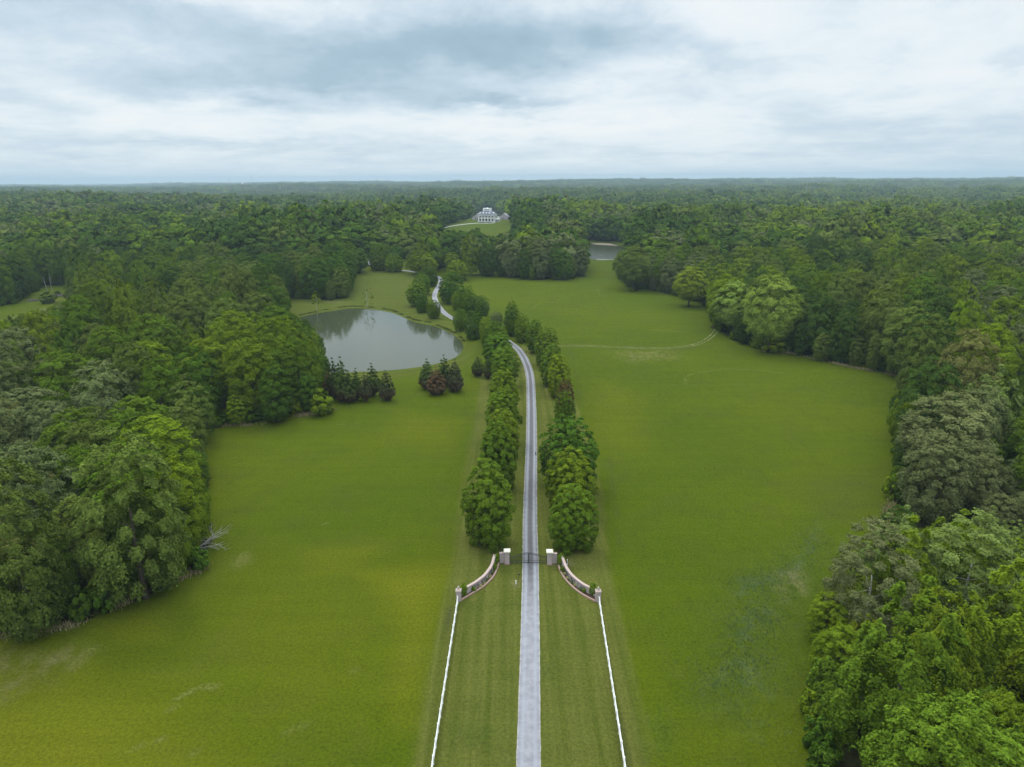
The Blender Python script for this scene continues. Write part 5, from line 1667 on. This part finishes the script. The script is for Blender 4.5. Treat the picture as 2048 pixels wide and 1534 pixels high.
for x in (-2.4, -0.8, 0.8, 2.4): hb('window', M_GLASS, (x, dyc - 2.33, dk_z + 0.7, 1.0, 0.1, 1.1), parent=bv)
for sx in (-1, 1):
    for sy in (-1, 1):
        hb('chimney', M_HWHITE, (sx * 4.3, dyc + sy * 3.1, dk_z - 2.6, 1.15, 1.15, 5.2), (sx * 4.3, dyc + sy * 3.1, dk_z + 2.603, 1.4, 1.4, 0.3))
sl = (dk_z - EA) / (dyc - 2.6 - hy0)
for x in (-4.0, 0.0, 4.0):
    z = EA + 1.0; yy = hy0 + (z - EA) / sl
    d = hb('dormer', M_HWHITE, (x, yy + 0.9, z - 0.2, 1.75, 2.2, 2.0))
    mb = MB(); mb.add([(x - 1.05, yy - 0.35, z + 1.803), (x + 1.05, yy - 0.35, z + 1.803), (x, yy - 0.35, z + 2.6), (x - 1.05, yy + 2.6, z + 1.803), (x + 1.05, yy + 2.6, z + 1.803), (x, yy + 2.6, z + 2.6)], [(0, 1, 2), (5, 4, 3), (0, 2, 5, 3), (2, 1, 4, 5), (1, 0, 3, 4)]); mb.build('dormer_roof', M_HWHITE, d)
    hb('window', M_GLASS, (x, yy - 0.22, z + 0.2, 0.85, 0.06, 1.3), parent=d)
for sx in (-1, 1):
    x = sx * (hx - 3.4)
    d = hb('dormer', M_HWHITE, (x, dyc - 2.0, EA + 1.0, 2.6, 1.7, 2.2)); hb('dormer_roof', M_HWHITE, (x, dyc - 2.0, EA + 3.203, 3.0, 2.1, 0.5, 0, 0.4), parent=d)
hb('sunroom', M_HWHITE, (WID / 2 + 2.6, 9.0, -0.8, 4.9, 6.0, 4.2), (WID / 2 + 2.6, 9.0, 3.403, 5.3, 6.4, 0.4))
sr = [c for c in house.children if c.name.startswith('sunroom')][0]
for x in (-1.4, 0, 1.4): hb('window', M_GLASS, (WID / 2 + 2.6 + x, 5.97, 0.5, 1.05, 0.1, 1.9), parent=sr)

def wing(name, px, py, wpx, hp, ep, lab, depth=14.0, rot=-11):
    q = ground(px, py); k = np.linalg.norm(q - np.array([0, 0, CAM_H])) / F_PX
    e = tag(empty(name, q, R(rot)), lab, 'outbuilding', 'brick outbuildings beside the mansion')
    w2, ez, rz_ = wpx * k / 2, ep * k, hp * k
    mb = MB(); mb.add([(-w2, 0, -1.2), (w2, 0, -1.2), (w2, 0, ez), (0, 0, rz_), (-w2, 0, ez), (-w2, depth, -1.2), (w2, depth, -1.2), (w2, depth, ez), (0, depth, rz_), (-w2, depth, ez)],
                      [(0, 1, 2, 3, 4), (9, 8, 7, 6, 5), (1, 6, 7, 2), (0, 4, 9, 5), (0, 5, 6, 1)]); mb.build('wall', M_WINGB, e)
    mb = MB()
    for s in (-1, 1):
        ov = 0.5; sl_ = (rz_ - ez) / w2
        a = (s * (w2 + ov), ez - ov * sl_)
        vs = [(a[0], -0.4, a[1] + 0.03), (0, -0.4, rz_ + 0.03), (0, depth + 0.4, rz_ + 0.03), (a[0], depth + 0.4, a[1] + 0.03)]
        mb.add(vs + [(x, y, z + 0.22) for x, y, z in vs], [(0, 1, 2, 3), (7, 6, 5, 4), (0, 4, 5, 1), (1, 5, 6, 2), (2, 6, 7, 3), (3, 7, 4, 0)])
    mb.build('roof', M_WROOF, e)
    for x in (-w2 * 0.35, w2 * 0.05):
        f = hb('window', M_GLASS, (x, -0.03, 0.5, 1.1, 0.1, 1.9), parent=e); hb('frame', M_HWHITE, (x, -0.10, 1.45, 1.1, 0.05, 0.1), parent=f)
    return e, w2, ez
wing('garage_wing', 955.0, 440.0, 21, 12, 5.4, 'mauve-grey gabled brick wing half hidden behind the left of the mansion', 15)
e_, w2_, ez_ = wing('garage_wing', 1007.4, 439.4, 17, 11.8, 5.2, 'mauve-grey gabled brick outbuilding standing free right of the mansion', 13)
hb('porch', M_HWHITE, (-w2_ - 1.6, 3.0, -1.0, 3.1, 4.0, 1.0 + ez_ * 0.9), (-w2_ - 1.6, 3.0, ez_ * 0.9 + 0.003, 3.5, 4.4, 0.4), parent=e_)
# clipped hedge in the forecourt
g = np.random.default_rng(9)
for i, (px, lab) in enumerate(((965, 'low dark hedge in the mansion forecourt, left piece'), (979, 'low dark hedge in the mansion forecourt, right piece'))):
    q = ground(px, 446.0); V, var, yg = crown(8500 + i, 3.4, 0.0, 1.3, 'dome', 20, 900, 0.4)
    o = link('hedge', quads_mesh('hedge', V, M_LEAF, {'leaf_var': var, 'young': yg})); o.location = q; o.scale = (1.0, 0.4, 1); o.color = (0.04, 0.07, 0.025, 1); tag(o, lab, 'hedge', 'forecourt hedges')

# ------------------------------------------------------------------ far masts, water tower and houses
M_MAST = simple_mat('galvanised_mast', (0.30, 0.31, 0.33), 0.6, 0.4, 0.1, 1.0)
def far_spot(px, dist):
    d = ray(px, 380); k = dist / math.hypot(d[0], d[1]); x, y = d[0] * k, d[1] * k
    return x, y, hz(x, y)
def z_for(px, py, dist):
    d = ray(px, py); return CAM_H + d[2] / math.hypot(d[0], d[1]) * dist
for (px, pyt, dist, lab) in ((461, 357, 4600, 'thin radio mast left of the white water tower on the horizon'), (505, 351.5, 4700, 'taller thin radio mast right of the white water tower on the horizon'), (1613, 361, 2300, 'lattice mast rising from the far right woods')):
    x, y, z = far_spot(px, dist); h = z_for(px, pyt, dist) - z
    e = tag(empty('radio_mast', (x, y, z)), lab, 'mast', 'masts on the horizon')
    wd = 1.1 if dist > 3000 else 0.7
    mb = MB()
    for k in range(3):
        a = 2.09 * k; mb.tube([(math.cos(a) * wd, math.sin(a) * wd, -1), (math.cos(a) * wd * 0.6, math.sin(a) * wd * 0.6, h)], 0.22, 5)
    for k in range(int(h / 3)):
        for j in range(3):
            f = 1 - 0.4 * k * 3 / h; a, b = 2.09 * j, 2.09 * (j + 1)
            mb.tube([(math.cos(a) * wd * f, math.sin(a) * wd * f, k * 3), (math.cos(b) * wd * f, math.sin(b) * wd * f, k * 3 + 3)], 0.09, 4)
    mb.build('lattice', M_MAST, e)
    mb = MB(); mb.box(0, 0, h, 4.5, 4.5, 1.6); mb.build('antenna', M_MAST, e)
dist = 4650; x, y, z = far_spot(486, dist); h = z_for(486, 365.2, dist) - z
e = tag(empty('water_tower', (x, y, z)), 'white water tower bulb on the left horizon between two masts', 'water tower')
mb = MB(); mb.lathe(0, 0, [(0.6, h - 8.5), (4, h - 7.6), (5.4, h - 4.5), (4.6, h - 1.6), (2.5, h - 0.3), (0.3, h)], 18); mb.build('tank', M_HWHITE, e, True)
mb = MB(); mb.lathe(0, 0, [(3.2, -1), (1.5, 8), (1.2, h - 8.4)], 12); mb.build('stem', M_HWHITE, e, True)
for (px, dist, lab, wd) in ((114, 1250, 'pale blue roof glimpsed among the left woods', 15), (680, 3600, 'tiny white house in the far clearing below the left horizon', 16), (63, 3900, 'tiny white house far left under the horizon', 18), (1415, 3900, 'tiny white building far right under the horizon', 22)):
    x, y, z = far_spot(px, dist); z += 9.0 if dist > 2000 else 11.5
    e = tag(empty('far_house', (x, y, z)), lab, 'house', 'far houses')
    mb = MB(); mb.box(0, 0, -12, wd, 9, 16.5); mb.build('wall', M_HWHITE, e)
    mb = MB(); mb.add([(-wd / 2 - 0.5, -5, 4.5), (wd / 2 + 0.5, -5, 4.5), (wd / 2 + 0.5, 5, 4.5), (-wd / 2 - 0.5, 5, 4.5), (-wd / 2 - 0.5, 0, 7.5), (wd / 2 + 0.5, 0, 7.5)], [(0, 1, 5, 4), (2, 3, 4, 5), (1, 2, 5), (3, 0, 4), (3, 2, 1, 0)])
    mb.build('roof', simple_mat('pale_metal_roof', (0.5, 0.6, 0.66), 0.5, 0.4, 0.05, 1.0), e)

# ------------------------------------------------------------------ tufts: dry grass along the wood edges, sedge in the right meadow
def tufts(name, lines, n, spread, hgt, cols, label, cat, seed, wblade=0.06):
    g = np.random.default_rng(seed)
    seg = [np.array(spline(gxy(L), 6)) for L in lines]
    ln = np.array([np.hypot(*np.diff(s, axis=0).T).sum() for s in seg])
    per = (n * ln / ln.sum()).astype(int)
    Vs = []; cv_ = []
    for s, m in zip(seg, per):
        cl = np.r_[0, np.cumsum(np.hypot(*np.diff(s, axis=0).T))]
        ts = g.uniform(0, cl[-1], m)
        clump = np.clip(np.sin(ts * 0.7 + g.uniform(0, 6)) + np.sin(ts * 0.23) + 0.7, 0.05, 1)
        keep = g.random(m) < clump; ts = ts[keep]; m = len(ts)
        x = np.interp(ts, cl, s[:, 0]) + g.normal(0, spread, m); y = np.interp(ts, cl, s[:, 1]) + g.normal(0, spread, m)
        z = height(x, y)
        a = g.uniform(0, 6.28, m); h = hgt * g.uniform(0.5, 1.3, m); lean = g.normal(0, 0.35, (m, 2)) * h[:, None]
        wv = np.stack([np.cos(a), np.sin(a), 0 * a], 1) * wblade
        b = np.stack([x, y, z - 0.03], 1); tp = b + np.c_[lean, h]
        Vs.append(np.stack([b - wv, b + wv, tp + wv * 0.25, tp - wv * 0.25], 1)); cv_.append(g.random(m))
    m, t, out = new_mat(name)
    fv = t.n('ShaderNodeAttribute', attribute_type='GEOMETRY', attribute_name='leaf_var').outputs['Fac']
    d = t.n('ShaderNodeBsdfDiffuse'); t.l(t.ramp(fv, cols), d.inputs[0]); t.l(d.outputs[0], out.inputs[0])
    tag(link(name, quads_mesh(name, np.concatenate(Vs), m, {'leaf_var': np.concatenate(cv_)})), label, cat, kind='stuff')
tufts('dry_grass', [[(-40, 1290), (20, 1270), (150, 1251), (235, 1213), (300, 1191), (350, 1163), (415, 1135)], [(380, 856), (450, 852), (520, 850), (575, 836), (640, 827), (668, 820)],
                    [(1526, 702), (1585, 708), (1665, 727), (1756, 745), (1838, 761)], [(1784, 1000), (1772, 1040), (1740, 1046)]], 9000, 0.55, 0.75,
      [(0.0, (0.10, 0.11, 0.03)), (0.5, (0.24, 0.20, 0.10)), (1.0, (0.36, 0.31, 0.19))], 'tan dry grass fringing the feet of the woods', 'dry grass', 41)
tufts('sedge', [[(1465, 1185), (1500, 1165), (1560, 1158), (1600, 1130), (1635, 1060)], [(1465, 1290), (1500, 1240), (1545, 1222), (1530, 1260)], [(1395, 1395), (1440, 1345), (1500, 1315), (1530, 1330), (1550, 1385)], [(1500, 1460), (1540, 1450)]],
      7000, 2.6, 0.32, [(0.0, (0.05, 0.085, 0.03)), (0.6, (0.08, 0.115, 0.05)), (1.0, (0.13, 0.16, 0.08))], 'bluish green sedge streaks in the wet part of the right meadow', 'sedge', 42, 0.05)
tufts('shore_grass', [[(598, 631), (650, 620), (700, 613), (746, 615), (787, 622), (828, 639), (869, 648), (912, 668), (928, 683)]], 5000, 0.35, 0.5,
      [(0.0, (0.03, 0.045, 0.015)), (1.0, (0.09, 0.105, 0.03))], 'dark rough grass along the pond shore', 'grass', 43)

# ------------------------------------------------------------------ the air
mb = MB()
mb.box(0, 9600, -45, 33600, 20400, 45 + 135)
M_HAZE, t, out = new_mat('haze')
v = t.n('ShaderNodeVolumePrincipled')
v.inputs['Color'].default_value = (0.50, 0.65, 0.75, 1)
v.inputs['Density'].default_value = 0.000105
v.inputs['Anisotropy'].default_value = 0.1
t.l(v.outputs[0], out.inputs['Volume'])
hz_o = mb.build('haze', M_HAZE)
tag(hz_o, 'thin blue haze over the distant woods', 'haze', kind='stuff')
